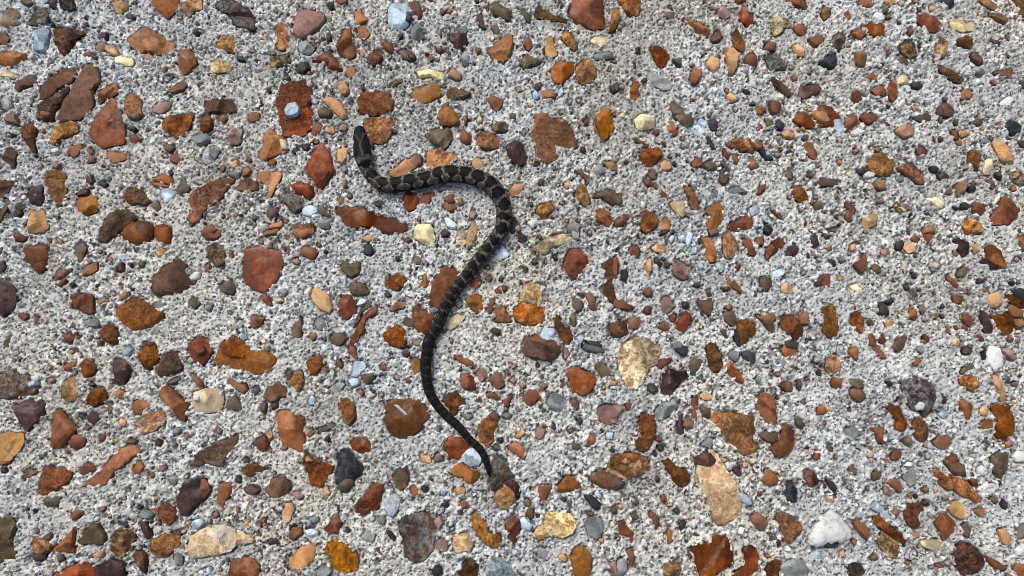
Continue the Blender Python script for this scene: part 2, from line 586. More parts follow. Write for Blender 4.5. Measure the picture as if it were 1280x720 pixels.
at 640 530 655 470 700 440 790 470 845 480 840 570 760 595 680 580
r 955 215 1000 120 1060 115 1115 170 1110 230 1060 290 1020 320 990 280
v 1015 440 1045 415 1090 450 1090 490 1050 508 1015 490
m 1090 400 1130 375 1170 440 1165 500 1130 490
rb 1205 220 1240 170 1300 170 1310 230 1290 290 1270 330 1280 400 1320 450 1390 470 1375 500 1310 480 1240 450 1200 380 1230 300
w 1220 470 1250 450 1280 470 1265 500 1230 495
r 10 530 10 480 45 465 90 490 160 540 140 600 100 660 60 640 15 590
y 225 600 230 560 300 520 350 540 310 590 250 625
vo 905 590 910 520 945 530 960 600 1000 605 1025 670 990 715 960 710 930 640
l 815 650 840 600 900 600 915 640 870 690 830 680
b 710 700 730 655 790 645 850 680 930 690 940 740 920 780 830 800 770 790 720 760
v 1000 520 1030 515 1045 590 1015 600
d 510 630 540 610 575 640 545 660
r 695 235 720 220 745 235 725 258 705 250
v 555 290 575 270 595 300 570 320
l 1040 670 1070 645 1090 680 1065 710
g 275 450 310 425 335 460 310 485
tg 20 700 50 675 85 690 80 720 30 720
g 115 490 150 480 175 510 140 530
k 890 165 915 150 930 180 905 190
r 470 300 500 280 525 300 500 320
v 815 330 860 330 890 355 840 370
v 750 195 780 180 810 200 770 210
g 1010 0 1060 -10 1060 60 1020 50
k 1095 690 1140 685 1200 700 1210 725 1130 730
k 15 95 30 85 42 110 25 125
T 768 288
t 225 110 270 75 325 100 315 150 260 130
r 90 130 110 95 155 95 165 130 140 170 105 150
t 190 240 210 175 235 175 235 250 215 290
p 365 250 365 200 410 190 460 230 470 300 430 310 380 285
o 555 100 545 40 590 40 620 80 640 140 635 190 600 200 570 180
m 680 140 680 20 720 10 760 60 785 120 740 170 700 175
b 585 0 640 -10 650 25 600 35
r 800 80 820 45 855 60 890 140 870 160 840 150
r 880 70 900 40 935 45 930 95 895 100
r 945 160 960 100 1010 60 1050 42 1075 90 1010 130 955 185
d 1070 165 1090 90 1125 80 1155 120 1130 160
d 1215 40 1240 15 1275 30 1280 90 1250 110 1230 80
r 175 380 220 345 240 365 235 405 200 418 165 375
d 40 290 45 240 85 240 85 280 65 325
k 55 195 70 185 80 215 50 220
r 745 340 760 320 800 370 795 400 750 370 700 330 705 285
v 675 360 715 345 730 365 690 378
v 905 310 940 285 985 300 990 350 955 385 915 355
tw 1025 360 1050 325 1110 350 1115 395 1060 400
rb 0 430 50 440 130 480 90 505 30 490 -10 470
p 290 440 320 405 350 430 385 470 330 520 290 510
r 185 495 205 465 235 480 230 520 200 525
r 345 545 370 520 392 540 375 570 350 565
r 265 590 300 570 345 590 335 625 285 615
k 420 465 440 440 470 455 465 485 430 490
br 520 440 570 435 610 420 615 480 595 535 560 525 540 490
v 575 380 600 365 610 410 580 420
r 385 590 400 550 450 505 485 530 480 580 430 640 400 645
bm -10 570 70 565 90 640 40 665 -30 660 -40 610
m 80 560 140 540 175 570 150 615 90 625
v 670 520 740 500 770 550 740 600 700 570
ov 770 560 800 550 885 580 880 640 840 680 810 730 760 710 750 650 765 600
k 740 620 760 610 790 730 760 720
ov 870 525 930 535 960 520 1005 520 1010 560 990 570 1005 620 980 640 930 570
ro 1025 570 1060 530 1110 535 1160 560 1180 610 1170 670 1120 680 1070 640
m 1150 520 1210 510 1220 590 1160 590
yo 60 710 130 670 195 660 240 690 290 740 270 830 220 860 190 920 150 990 80 990 50 940 30 860 20 770
v 670 630 690 610 715 670 690 665
g 360 710 390 690 430 710 420 740 370 740
l 985 260 1050 230 1080 260 1020 310 990 290
r 745 230 770 205 790 220 770 250
v 1060 700 1090 680 1150 700 1140 740 1070 740
d 1255 320 1295 300 1300 350 1260 350
l 640 240 665 215 690 240 665 265
l 395 40 430 25 450 55 415 75
w 335 60 360 25 385 40 355 85
l 440 60 465 0 495 20 480 80 460 105
l 475 120 495 95 520 110 515 150 485 145
k 355 15 380 0 395 15 370 25
k 920 0 960 -10 985 15 960 30
kv 270 35 310 -10 345 0 320 25
r 185 0 230 -10 225 15 195 20
k 510 60 530 50 540 80 515 85
d 245 190 270 170 300 205 280 230
v 310 195 340 200 345 235 320 230
r 0 165 20 180 25 230 20 300 0 300 -20 240
v 490 330 530 320 545 355 500 350
m 685 480 720 455 745 480 720 500
T 1024 288
r 655 20 690 -10 720 20 690 80 660 100
ty 520 110 540 65 590 80 605 130 560 145
d 485 70 520 55 535 90 515 130 480 115
d 840 60 870 45 935 70 940 140 900 170 870 120
r 1035 100 1080 85 1130 130 1175 225 1150 245 1080 215 1030 180
k 1005 195 1030 180 1130 240 1060 240
t 950 90 990 80 1010 130 970 150
v 870 250 910 220 940 240 890 300 865 290
r 215 220 270 170 285 135 300 180 290 250 255 270
r -20 320 40 270 70 275 65 350 0 360 -20 355
kg 50 195 90 170 110 210 90 245
v 330 240 345 200 390 230 385 270 340 265
y 185 350 230 330 275 360 260 400 210 370
t 115 290 130 270 155 285 145 318 120 310
r 790 290 810 275 850 310 880 345 860 360 815 330
r 830 420 850 405 900 410 895 450 850 465
d 985 310 1010 295 1040 320 1010 345
t 1045 430 1060 395 1130 380 1150 450 1110 490 1060 470
ro 1165 405 1200 385 1280 440 1330 440 1320 480 1240 480 1175 430
k 1190 380 1250 355 1310 370 1310 460 1280 450
o 1170 490 1200 460 1280 500 1270 550 1210 545
ro 1070 530 1170 515 1220 560 1210 640 1150 655 1120 610
d 1010 530 1015 500 1040 505 1090 610 1080 640 1030 635
w 1070 560 1085 553 1098 575 1080 590
mr 20 500 60 460 100 475 125 600 115 660 70 680 30 640 15 560
ob 195 575 225 470 285 550 270 640 240 630
kv 370 520 375 465 400 450 440 500 435 530 400 532
k 405 440 435 418 470 440 455 465 420 460
o 555 545 580 480 620 510 600 560
v 620 490 650 450 665 490 650 530
r 890 560 910 520 965 540 945 605
v 555 370 600 375 620 410 590 432 560 410
d 525 345 550 330 570 365 545 380
t 410 570 440 550 475 580 460 608 420 600
r 640 650 660 640 695 680 680 700 650 680
w 745 690 775 668 802 695 780 720 750 720
r 370 660 395 640 420 690 400 710 375 700
ro 290 640 330 640 360 690 350 730 310 720
br 460 715 520 645 555 670 530 720 500 760 460 750
r 970 650 1020 660 1035 690 1000 690
m 1210 560 1270 550 1290 590 1240 620
k 1190 320 1210 310 1230 330 1210 345
ov 1225 50 1300 20 1310 120 1270 130 1250 80
d 20 20 50 15 65 45 35 55
d 490 580 510 575 535 605 520 615
v 300 560 330 555 345 590 315 600
ty 820 690 850 660 890 690 860 740
k 750 470 775 455 790 485 765 495
p 380 130 420 110 450 150 410 165
g 110 170 150 160 170 190 130 195
r 500 240 525 235 535 275 510 270
w 325 110 360 100 355 165 330 155
t 190 90 225 80 235 125 205 125
m 40 110 80 90 90 135 50 135
T 0 432
ro 390 130 430 105 485 95 485 130 440 160 400 155
r 505 110 530 85 575 90 622 120 590 180 530 210 510 180
d 705 95 750 80 790 110 825 160 795 210 775 240 715 240 708 170
ro 850 60 890 10 960 -10 1000 40 985 100 930 160 890 130
vb 970 170 1010 60 1060 30 1115 40 1145 100 1140 150 1060 190 1000 198
v 1090 200 1140 190 1120 230 1060 250 1050 235
ob 1190 170 1225 185 1270 240 1265 275 1235 265
bg -20 190 80 140 120 170 180 190 200 220 245 260 230 300 100 330 -20 330
w 115 155 140 145 170 160 155 185 125 180
l 180 235 230 212 240 245 195 265
p 295 210 330 200 345 215 310 240
ot 375 320 400 225 460 185 480 200 490 345 420 350
ro 540 320 580 270 640 265 672 310 660 350 600 385 545 370
ot 715 290 740 265 790 300 770 335 720 330
d 75 380 130 355 230 338 285 360 280 430 230 490 180 540 150 530 95 430
r 325 500 345 395 390 405 440 460 495 520 430 590 390 645 320 640 315 600
rb 430 600 450 560 510 550 540 580 525 620 470 655 440 640
t -20 560 60 535 150 540 150 610 100 680 60 720 -20 740
k 480 435 520 420 545 450 520 470
d 545 440 580 415 630 425 625 480 580 500 550 480
o 820 380 850 340 910 345 950 370 900 400 880 430 840 430
ay 845 490 900 430 990 400 1040 430 1030 480 950 540 890 555
o 990 290 1010 250 1070 255 1110 290 1190 380 1150 475 1100 445 1060 380 1010 330
w 1210 320 1240 295 1265 310 1255 345 1220 345
t 735 480 755 455 790 470 780 505 745 505
v 780 600 810 580 855 590 840 615 790 615
r 615 570 640 550 660 565 645 600 618 600
o 690 710 760 640 840 620 885 660 840 690 800 720 720 800 650 870 600 880 530 860 560 830 620 790
d 965 600 990 580 1015 600 1000 630 970 625
w 1010 650 1030 620 1055 630 1040 665 1015 670
g 1055 610 1080 590 1100 610 1085 640 1060 630
w 945 665 970 650 990 670 970 690
v 670 400 685 345 715 390 700 435 675 430
r 1215 0 1280 0 1300 40 1250 60 1220 30
l 760 30 800 0 835 20 810 65 770 60
g 1165 95 1190 65 1215 95 1190 120
w 500 275 515 255 535 275 515 290
g 1085 520 1110 505 1135 520 1125 550 1090 550
p 1140 560 1175 545 1195 570 1165 590
kg 1095 210 1115 195 1130 215 1110 225
d 545 240 575 225 600 240 575 260
k 110 90 130 80 135 95 118 105
T 256 432
o 65 90 80 30 130 -15 240 -20 300 30 380 30 440 55 452 90 420 150 330 178 240 170 160 130 80 125
ob 140 230 170 205 260 245 270 285 240 305 180 265
y -70 290 0 268 95 265 118 330 112 400 30 425 -60 430 -80 350
v 130 370 165 310 200 315 240 380 240 408 140 405
b 365 320 400 260 470 220 520 290 515 320 450 345 410 360
v 415 370 445 350 460 380 420 405
b 500 165 540 150 555 165 550 200 515 215
ot 520 230 560 165 610 160 615 220 600 280 575 285
ov 625 105 690 60 710 40 738 80 735 130 700 180 660 185
l 915 150 940 95 990 98 1010 130 980 170 950 198 915 195
l 895 225 920 200 965 205 970 240 925 265
v 985 190 1000 165 1060 170 1065 215 1010 245 990 225
l 715 20 740 -10 785 0 780 30 730 40
w 795 20 825 0 855 20 830 38
r 895 30 905 -10 935 5 945 50 955 85 920 70
r 1095 130 1125 105 1150 135 1140 165 1105 155
k 1145 40 1165 25 1190 45 1180 80 1150 70
g 1150 270 1170 248 1198 265 1185 295 1160 295
p 950 290 975 270 1000 295 980 320
l 645 345 665 310 695 335 690 370 655 375
gw 800 250 850 220 875 240 840 290 810 285
ro 840 380 855 330 905 325 935 370 945 450 910 505 875 485
w 1178 372 1205 366 1240 395 1282 440 1255 436 1222 408
r 1125 370 1180 330 1280 325 1360 345 1400 400 1400 440 1360 520 1290 570 1210 580 1145 540 1120 460
o 445 450 470 405 530 405 630 460 620 530 620 650 590 665 480 610 470 560
r 300 610 340 565 385 560 400 620 380 665 340 655
tr 380 550 415 510 440 560 400 600
v 705 520 780 475 840 490 810 520 730 540
k 745 580 780 540 790 570 770 605
g 790 680 810 650 835 670 820 710 795 705
r 905 620 930 585 1010 575 1035 640 1040 670 960 670 920 640
tg 1030 600 1055 585 1075 610 1050 635
k 830 700 850 660 910 660 945 710 1000 750 990 800 950 830 900 870 850 900 820 850 830 780
vb -10 640 80 610 200 555 222 570 190 630 140 720 60 760 -40 740 -80 710
p 55 540 80 505 108 530 90 560
t 620 525 660 515 685 540 660 565 625 560
tv 625 700 650 685 680 720 640 730
v 1100 550 1115 535 1120 570 1105 580
kg 295 270 330 250 345 290 310 315
v 810 100 840 80 870 120 850 150
d 1200 0 1290 -5 1290 10 1220 12
d 1235 40 1255 25 1285 40 1265 70 1240 65
p 725 155 750 135 780 155 750 175
v 340 400 370 345 395 365 370 430
T 512 432
o 5 110 30 55 60 60 65 150 45 190 20 180
o 262 65 290 55 400 100 400 135 350 130 310 100
b 705 50 710 0 730 -30 790 -30 850 0 930 10 940 40 890 108 830 95 740 75
kg 1075 5 1110 -10 1180 0 1220 30 1205 55 1100 30
v 1155 115 1190 95 1265 160 1220 210 1195 205
t 1230 230 1260 215 1300 225 1290 250 1240 250
o 980 170 1000 135 1060 145 1160 180 1172 230 1130 290 1080 318 1010 290 1000 220
r 305 220 340 168 400 195 420 240 400 280 350 275 315 250
ob 480 220 530 175 545 130 590 220 585 255 550 272 510 245
p 420 200 430 145 475 150 485 200 450 235
o 595 165 615 150 630 175 610 188
p 625 215 650 195 670 215 650 245
ro 480 300 515 285 575 320 565 338 500 325
r 580 345 635 305 645 320 620 385 590 380
r 705 330 745 268 800 280 818 320 760 378 715 355
g 860 340 890 295 960 305 985 370 960 410 890 405 855 370
ro 205 340 230 305 310 290 350 350 320 390 280 440 250 420 225 370
b 1005 350 1030 315 1060 360 1050 405 1020 390
p 1170 450 1180 395 1210 370 1300 370 1300 490 1220 500 1175 480
ob 420 540 430 490 490 440 555 430 550 500 530 590 490 640 445 620
b 490 440 510 410 560 425 555 465 520 465
r 210 650 220 580 270 560 310 570 375 620 365 660 300 715 240 715
l 325 680 370 640 430 645 450 700 440 750 370 755 330 720
or 605 640 650 600 690 610 735 670 710 712 670 690 630 655
k 550 595 570 570 590 590 575 612
v 1000 615 1025 598 1072 630 1050 655 1015 640
p 780 560 800 500 850 520 840 570 805 600
t 660 560 700 500 730 540 700 575 665 580
k 890 510 910 480 920 510 905 545
k 1045 460 1070 445 1085 480 1060 500
l 1225 560 1240 525 1275 540 1270 590 1235 590
p 680 240 720 220 735 255 700 270
p 805 250 830 225 865 250 830 285
w 710 160 735 115 765 140 750 185
k 785 125 805 105 820 125 800 138
t 60 680 90 660 130 690 130 730 80 740
p 150 700 170 670 210 680 215 720 160 730
g 560 440 600 410 645 430 620 460
r 1085 600 1130 550 1170 580 1160 630 1110 630
w 195 290 215 265 235 275 215 305
l 225 215 230 165 275 210 245 222
g 330 440 360 415 400 440 370 470
p 960 20 1000 5 1005 50 970 85
v 520 650 540 610 570 645 540 660
g 150 510 180 475 200 510 180 550
k 1255 655 1275 640 1285 660 1265 672
T 768 432
r 268 110 300 75 360 75 350 105 300 145 275 140
d 290 250 300 180 340 135 400 160 455 160 462 190 400 250 350 310 320 320 290 300
k 365 5 400 -15 460 10 455 70 420 70
v 470 110 500 80 560 85 550 120 500 190 475 170
bm 580 80 570 0 600 -30 650 -20 665 50 680 120 650 165 610 165
o 690 130 710 70 740 120 800 190 815 235 800 242 720 180
kg 790 45 830 25 885 50 880 100 855 125 820 80
g 710 60 730 30 785 35 780 90 750 100
o 1045 30 1060 -10 1130 -10 1145 50 1110 75 1060 60
rv 1030 250 1070 215 1110 225 1115 285 1070 290
b 1140 210 1160 205 1175 250 1160 290 1145 270
r 475 370 500 295 525 300 520 380 515 470 490 440
t 525 310 560 290 610 300 610 340 560 340
v 525 400 550 370 600 395 605 440 570 450
ov 590 465 625 405 700 420 800 420 870 440 882 530 870 590 905 640 850 680 800 680 700 590 670 530
r 880 330 910 300 980 300 1010 340 1015 400 1010 495 960 490 905 430
r 970 650 1010 600 1040 580 1045 500 1075 490 1125 530 1130 610 1090 690 1000 700
v 900 560 940 530 1030 550 1000 610 950 600
w 1015 505 1030 490 1050 515 1030 532
or 150 480 160 430 210 420 250 450 262 530 240 600 200 665 140 650 125 620 170 570
g 250 410 290 350 380 335 400 380 350 440 270 470
d 385 550 400 440 430 420 420 500 440 540 400 560
m 425 500 450 440 500 470 490 510 450 530
r 65 370 95 345 115 375 100 405 75 400
p -60 430 0 375 55 380 40 420 0 465 -40 470
v 1120 450 1160 450 1195 500 1180 535 1150 520
v 1160 340 1185 335 1205 360 1180 378
d 265 630 300 615 310 650 280 660
k 240 680 255 658 270 675 255 700
b 490 700 560 670 600 670 640 720 600 760 500 740
w 635 620 655 585 690 620 670 645
g 540 620 590 575 630 590 600 640
tg 40 700 80 670 130 680 180 720 215 750 190 790 100 830 30 850 -20 800 -60 790 -30 730
r 1245 690 1280 660 1300 690 1290 720 1250 715
g 880 210 900 185 925 210 905 240
g 980 290 1000 265 1015 285 995 310
r 810 320 820 305 832 325 820 340
v 200 260 250 230 280 280 230 300
d 1265 160 1290 140 1295 190 1270 185
T 1024 432
o 185 40 210 5 245 20 240 90 215 80
tv 35 140 50 60 90 50 140 100 130 160 100 190 50 180
ro 75 240 90 195 140 200 140 260 110 285
ro 300 -10 370 10 410 50 420 85 380 80 340 35
g 605 30 630 0 660 20 640 60
o 585 100 600 75 640 90 625 125 590 128
d 890 40 910 0 960 10 955 50 910 58
w 1040 60 1060 0 1130 10 1150 130 1090 160 1050 110
ot 875 210 910 180 960 185 1005 240 970 290 920 270 885 240
dg 505 210 560 195 650 200 720 250 740 350 700 430 660 445 620 420 570 390 530 320
w 595 380 620 345 655 365 640 405 605 405
r 420 385 460 368 505 380 530 440 560 490 530 540 475 520 485 470 450 430
ov 580 500 600 450 640 448 680 500 685 570 655 605 605 580
r 320 510 410 495 412 540 395 560 405 612 350 605 345 560
ov 860 345 900 340 960 370 955 430 935 465 900 420
r 1065 375 1130 365 1180 370 1220 440 1220 540 1160 595 1110 570 1085 510 1105 460
t 1000 400 1030 370 1058 400 1050 440 1015 435
ot 990 500 1040 460 1090 460 1085 510 1040 535
m 710 600 750 560 810 560 830 600 790 650 740 645
r 450 680 480 640 515 660 510 700 470 720 450 710
v 20 630 60 615 90 640 80 680 50 670
k 760 330 780 305 800 340 790 360 765 355
t 1060 200 1110 180 1150 250 1170 340 1130 350 1120 270
v 180 200 240 210 290 250 240 280 190 240
k 415 230 440 215 465 240 440 260
m 190 280 250 250 310 320 250 360 205 330
or -10 380 30 370 60 410 20 430 -10 425
l 745 430 780 400 810 430 780 460
v 1075 690 1120 665 1180 680 1180 760 1140 850 1090 800 1080 740
w 1205 690 1240 650 1290 680 1290 730 1230 730
r 800 690 850 675 870 720 820 735
k 1020 20 1040 0 1045 80 1025 90
v 880 180 900 140 965 115 970 130 920 165
g 160 520 220 500 270 550 220 590 170 560
v 520 590 560 570 590 600 560 635 525 620
m 1155 610 1190 590 1220 620 1180 650
p 1140 30 1180 10 1240 80 1210 95
w 5 690 25 680 30 720 5 720
T 0 576
vt 140 130 160 60 180 40 235 70 200 105 165 110
ro 235 160 260 80 295 20 350 50 400 40 450 65 440 120 370 170 310 215 235 205 230 180
ro 495 60 530 10 590 20 600 60 540 85 500 85
o 820 75 840 10 880 0 910 30 890 80 850 105
d 1100 230 1130 150 1220 105 1290 100 1320 160 1290 230 1220 290 1180 345 1120 330 1105 290
v -30 340 60 340 105 390 95 440 70 500 110 570 120 620 100 660 60 600 0 640 -30 620
ro 960 310 1000 275 1050 265 1100 310 1105 370 1060 412 1000 360
m 935 560 950 490 1000 460 1080 450 1130 440 1125 520 1080 580 1000 605 950 590
yt 1165 560 1185 470 1240 440 1290 410 1340 420 1370 390 1420 410 1500 450 1580 470 1580 520 1500 530 1430 560 1370 590 1280 600 1200 620
r 440 340 470 308 515 310 520 330 480 365 450 378
o 330 560 400 490 465 410 470 440 455 540 470 570 400 570
v 490 520 520 450 560 400 620 390 650 450 665 500 640 530 560 520
vt 690 560 700 480 740 430 850 430 850 490 820 560 770 605 720 590
ot 200 530 220 475 270 490 325 520 320 560 260 590 215 580
d 195 590 230 570 290 580 280 620 220 635
t 575 585 610 555 655 565 650 600 600 618
r 330 720 450 660 550 615 590 660 600 720 580 790 400 800 300 770
d 590 680 640 640 700 610 760 620 790 660 780 720 760 780 650 800 590 750
b 820 590 870 560 910 580 920 640 910 710 880 690 850 640
d 870 360 900 370 940 420 950 470 920 490 885 440
g 860 340 890 305 940 315 960 345 930 370 880 360
k 750 395 780 380 820 400 790 420
l 1190 400 1220 365 1260 360 1275 390 1250 425 1200 425
p 980 50 1010 20 1040 45 1010 75
g 1050 120 1080 90 1125 110 1090 150 1060 145
k 200 305 225 285 235 310 215 330
k 0 60 30 40 50 65 20 80
r -20 0 70 0 40 25 0 30
v 350 590 390 580 400 625 360 635
g 1085 600 1110 560 1140 580 1140 650 1100 655
w 500 120 515 108 530 125 515 138
k 890 525 905 520 910 540 895 545
l 425 620 445 605 460 625 440 640
g 720 360 745 350 745 385 725 395
w 1235 695 1260 680 1280 700 1260 715
v 265 230 330 225 390 240 350 290 280 285
d 1265 -10 1190 20 1240 40 1290 20
T 256 576
b -10 -20 60 -5 130 -15 125 30 90 40 0 10
or 230 50 260 15 320 20 410 45 350 70 270 100 240 85
r 80 200 90 145 140 132 180 140 165 200 115 300 85 270
b 375 190 430 110 500 90 545 150 520 200 460 230 400 230
b 240 180 290 150 355 180 310 220 260 210
or 620 20 630 -60 680 -10 750 10 800 30 790 80 740 150 690 205 720 165 660 150
v 830 150 880 110 930 110 930 150 880 200 840 180
rb 935 300 970 240 1020 190 1050 140 1115 135 1115 200 1095 290 990 345 945 330
v 1175 90 1190 45 1260 40 1275 100 1260 170 1215 185 1180 130
lw 1110 250 1180 200 1235 230 1220 290 1180 350 1140 340
t 480 310 500 265 550 265 565 300 530 380 490 390
tg 725 190 760 155 780 200 760 240 730 230
r 740 425 790 360 825 335 855 380 840 455 780 455
ob 520 470 545 415 600 415 615 450 560 500 530 495
d 390 500 415 480 465 490 440 515 400 525
t 530 670 525 610 600 540 680 500 705 530 690 620 640 665 570 685
ao 735 560 770 500 810 485 870 510 930 550 960 600 955 680 880 700 800 670 780 600
r 145 670 170 620 240 600 310 610 345 660 330 740 150 750
g 975 470 1010 435 1065 460 1050 505 990 500
k 1130 445 1150 430 1195 480 1185 505 1140 465
r 1065 555 1090 550 1130 590 1110 600
bg 1215 400 1250 345 1320 330 1410 320 1470 330 1490 390 1440 450 1430 560 1380 620 1300 640 1255 590 1220 480
g 1075 360 1100 335 1135 360 1120 400 1085 390
k 870 435 895 425 910 440 890 455
r 190 315 215 295 225 325 200 335
l 620 440 670 420 710 450 660 480
yw 20 470 60 400 130 395 200 430 210 500 180 560 110 580 80 500
k 185 110 220 100 240 135 200 140
p 540 200 590 190 620 225 580 250
g 640 360 680 330 720 360 690 395
l 0 680 25 660 45 690 20 715
r -20 110 20 120 40 185 0 240 -20 220
p 45 330 75 315 90 345 60 355
g 700 680 760 650 800 690 760 730 700 730
T 512 576
o 250 75 280 30 320 10 380 50 435 55 430 110 390 142 345 135 330 100 280 95
bg 490 120 500 40 510 -20 580 -60 620 40 660 110 600 130 540 190 510 190
d 580 130 650 115 690 160 690 230 665 250 620 190
ot 520 230 550 180 600 160 660 180 665 250 620 300 570 300 535 265
o 0 180 25 150 65 175 60 215 20 230
l 185 175 210 155 240 180 220 220 195 215
t 270 180 310 150 350 175 340 215 290 220
r 800 160 890 155 870 200 835 275 805 250
r 910 180 970 95 1010 92 1090 155 1070 180 930 195
b 1120 120 1190 50 1270 80 1340 110 1350 150 1300 175 1200 175
k 1080 210 1130 210 1200 265 1170 315 1130 280
l 1155 200 1180 180 1205 220 1190 250
ot 385 340 410 320 490 400 490 450 570 460 575 530 520 548 480 530 400 430
r 595 380 640 345 690 360 690 440 660 520 620 490
l 690 370 710 345 770 410 750 440 700 420
yo 770 450 840 370 850 320 1000 325 1050 390 1030 450 960 490 880 470 790 510
g 1095 380 1140 345 1200 360 1220 430 1170 490 1120 470
ty 270 500 280 455 370 450 400 520 380 570 280 580
o 1010 660 1005 600 1030 540 1080 530 1140 590 1135 660 1130 740 1040 740
k 135 680 160 635 205 670 200 720 140 720
vr 300 710 350 620 400 610 430 660 420 730 320 740
gl 470 680 510 590 560 600 640 660 700 730 640 760 480 760
g 790 560 820 535 870 570 850 610 800 600
t 920 580 960 570 990 610 970 640 930 615
r 720 310 770 280 780 350 740 370
v 700 250 740 230 770 280 720 300
k 180 270 240 260 235 290 190 290
r 300 270 370 260 370 290 320 300
k 940 240 965 220 985 245 965 260
k 70 165 90 140 120 180 90 200
v 1260 300 1290 280 1300 330 1265 330
k 785 345 810 330 820 350 795 365
l 165 310 200 290 220 310 180 335
p 155 510 200 480 250 520 220 570 170 550
p 150 370 190 340 215 390 180 440
p 1260 700 1250 640 1290 620 1300 720
v 1100 325 1150 320 1150 340 1110 342
T 768 576
ot -40 40 -30 -20 0 -40 110 -50 200 -20 215 30 130 100 70 105 20 60
v 0 110 70 130 50 160 10 180 -30 160
rm 290 0 340 -20 400 40 460 60 480 130 430 165 380 160 340 80
ty 510 60 530 -30 600 -70 660 -20 700 60 760 130 800 280 760 370 700 400 640 410 610 350 580 260 540 150
d 740 60 770 40 800 80 780 110
or 925 120 940 55 980 55 1025 100 1020 150 960 160
k 1065 170 1080 130 1115 135 1145 180 1140 255 1110 270 1075 240
rp 1160 60 1210 30 1260 70 1280 140 1230 170 1180 120
l 775 210 800 190 850 230 870 280 830 280 790 250
m 850 360 885 320 940 345 965 390 920 440 860 400
ob 1005 350 1030 315 1080 340 1160 380 1180 430 1140 480 1100 520 1060 510 1050 440
w 1200 520 1225 440 1260 390 1310 340 1400 390 1450 460 1420 510 1330 510 1260 540
ov 205 335 235 310 280 350 280 400 260 430 240 390
o 320 450 345 420 370 480 360 515 330 515
d 400 390 440 370 460 400 430 430 415 500 400 460
o 20 390 60 375 120 440 120 540 95 520 80 470 30 460
r 480 540 520 510 605 515 615 465 700 470 730 530 750 610 740 650 640 700 580 760 530 740 500 640
r 800 560 840 520 880 540 910 600 900 670 860 720 760 760 700 720 800 670 820 600
rb 950 660 990 615 1050 620 1030 680 1040 740 940 740
g 1035 660 1100 610 1180 620 1220 680 1200 740 1060 740
w 480 380 500 360 515 395 495 430 480 410
w 725 385 745 372 762 400 750 420
w 730 440 745 430 760 450 745 468
w 770 450 790 410 818 420 800 465
r 290 230 320 220 335 245 310 275
d 1005 505 1030 485 1045 515 1020 540
w 1245 50 1270 35 1290 60 1265 80
g 20 620 70 600 90 680 50 720 10 720
l 1220 580 1260 560 1290 600 1250 630
v 95 340 130 325 165 355 120 370
m 300 640 370 610 430 670 400 720 310 720
r 70 560 110 540 130 620 100 660
v 370 310 400 290 415 320 390 340
b 460 590 475 570 485 610 470 620
T 1024 576
ot 695 60 720 45 800 90 870 110 920 120 1010 230 1010 265 970 270 880 220 840 180 800 190 740 130
b 780 10 820 -20 870 0 910 30 920 100 870 100 820 60
r 930 110 980 105 1000 165 960 160
b 180 30 215 20 235 70 230 95 190 65
ok 415 140 440 105 490 115 520 170 510 205 460 180
p 400 170 420 150 460 185 450 220 410 210
vg 520 100 560 50 610 55 600 150 560 165
b 1085 10 1110 -20 1150 -20 1140 50 1115 85
w -20 440 20 350 70 305 130 340 200 430 205 480 170 505 80 490 0 500
ob 215 385 240 365 300 410 320 450 300 495 270 465 225 425
ob 330 350 390 345 430 400 520 460 545 520 510 515 420 450 360 410
vt 355 490 390 450 420 455 500 520 490 610 440 600 380 540
ro 525 280 570 255 650 265 655 310 620 340 640 400 600 430 550 390
r 725 390 770 320 810 340 860 390 830 450 780 505 750 440
t 805 290 850 245 895 260 930 320 915 365 860 360 820 330
v 885 410 920 385 955 430 940 490 900 460
y 630 500 680 490 760 500 780 550 710 570 650 540
dm 830 560 870 510 940 510 1000 560 1040 640 990 710 900 720 840 650
r 1040 590 1100 620 1180 660 1160 690 1100 680 1060 630
tr 1115 430 1160 420 1200 470 1190 540 1150 520
bg 1215 420 1250 395 1310 400 1310 480 1240 490
v 320 610 350 580 375 600 355 640
vk 170 650 210 625 260 640 290 700 250 730 180 720
l 300 270 340 235 410 300 390 330 340 310
gw 380 320 430 305 445 345 400 360
p 445 310 470 275 505 320 490 350 455 340
w 1225 560 1245 530 1290 560 1270 590 1235 590
ob 1210 670 1240 640 1290 650 1290 720 1230 720
m 960 310 1010 290 1050 310 1030 360 990 340
v 1060 240 1090 215 1125 250 1100 275
k 1135 270 1160 240 1180 280 1165 310
d 640 260 670 245 695 275 670 285
m 640 180 670 160 690 190 660 200
w 530 30 560 0 590 20 570 45
d 40 110 90 130 115 180 95 210 60 160
t 40 230 90 230 100 260 60 260
p 770 210 800 200 815 235 780 255
k 590 215 610 205 620 230 600 240
v 330 80 360 55 400 90 370 130 330 120
k 20 520 60 500 130 510 100 540 40 540
k 1100 130 1130 115 1145 150 1115 165
w 990 50 1020 25 1055 50 1030 85 995 80
g 780 640 810 620 830 650 800 665
r 720 650 770 640 790 665 740 670
tv 560 460 610 440 640 465 590 490
"""


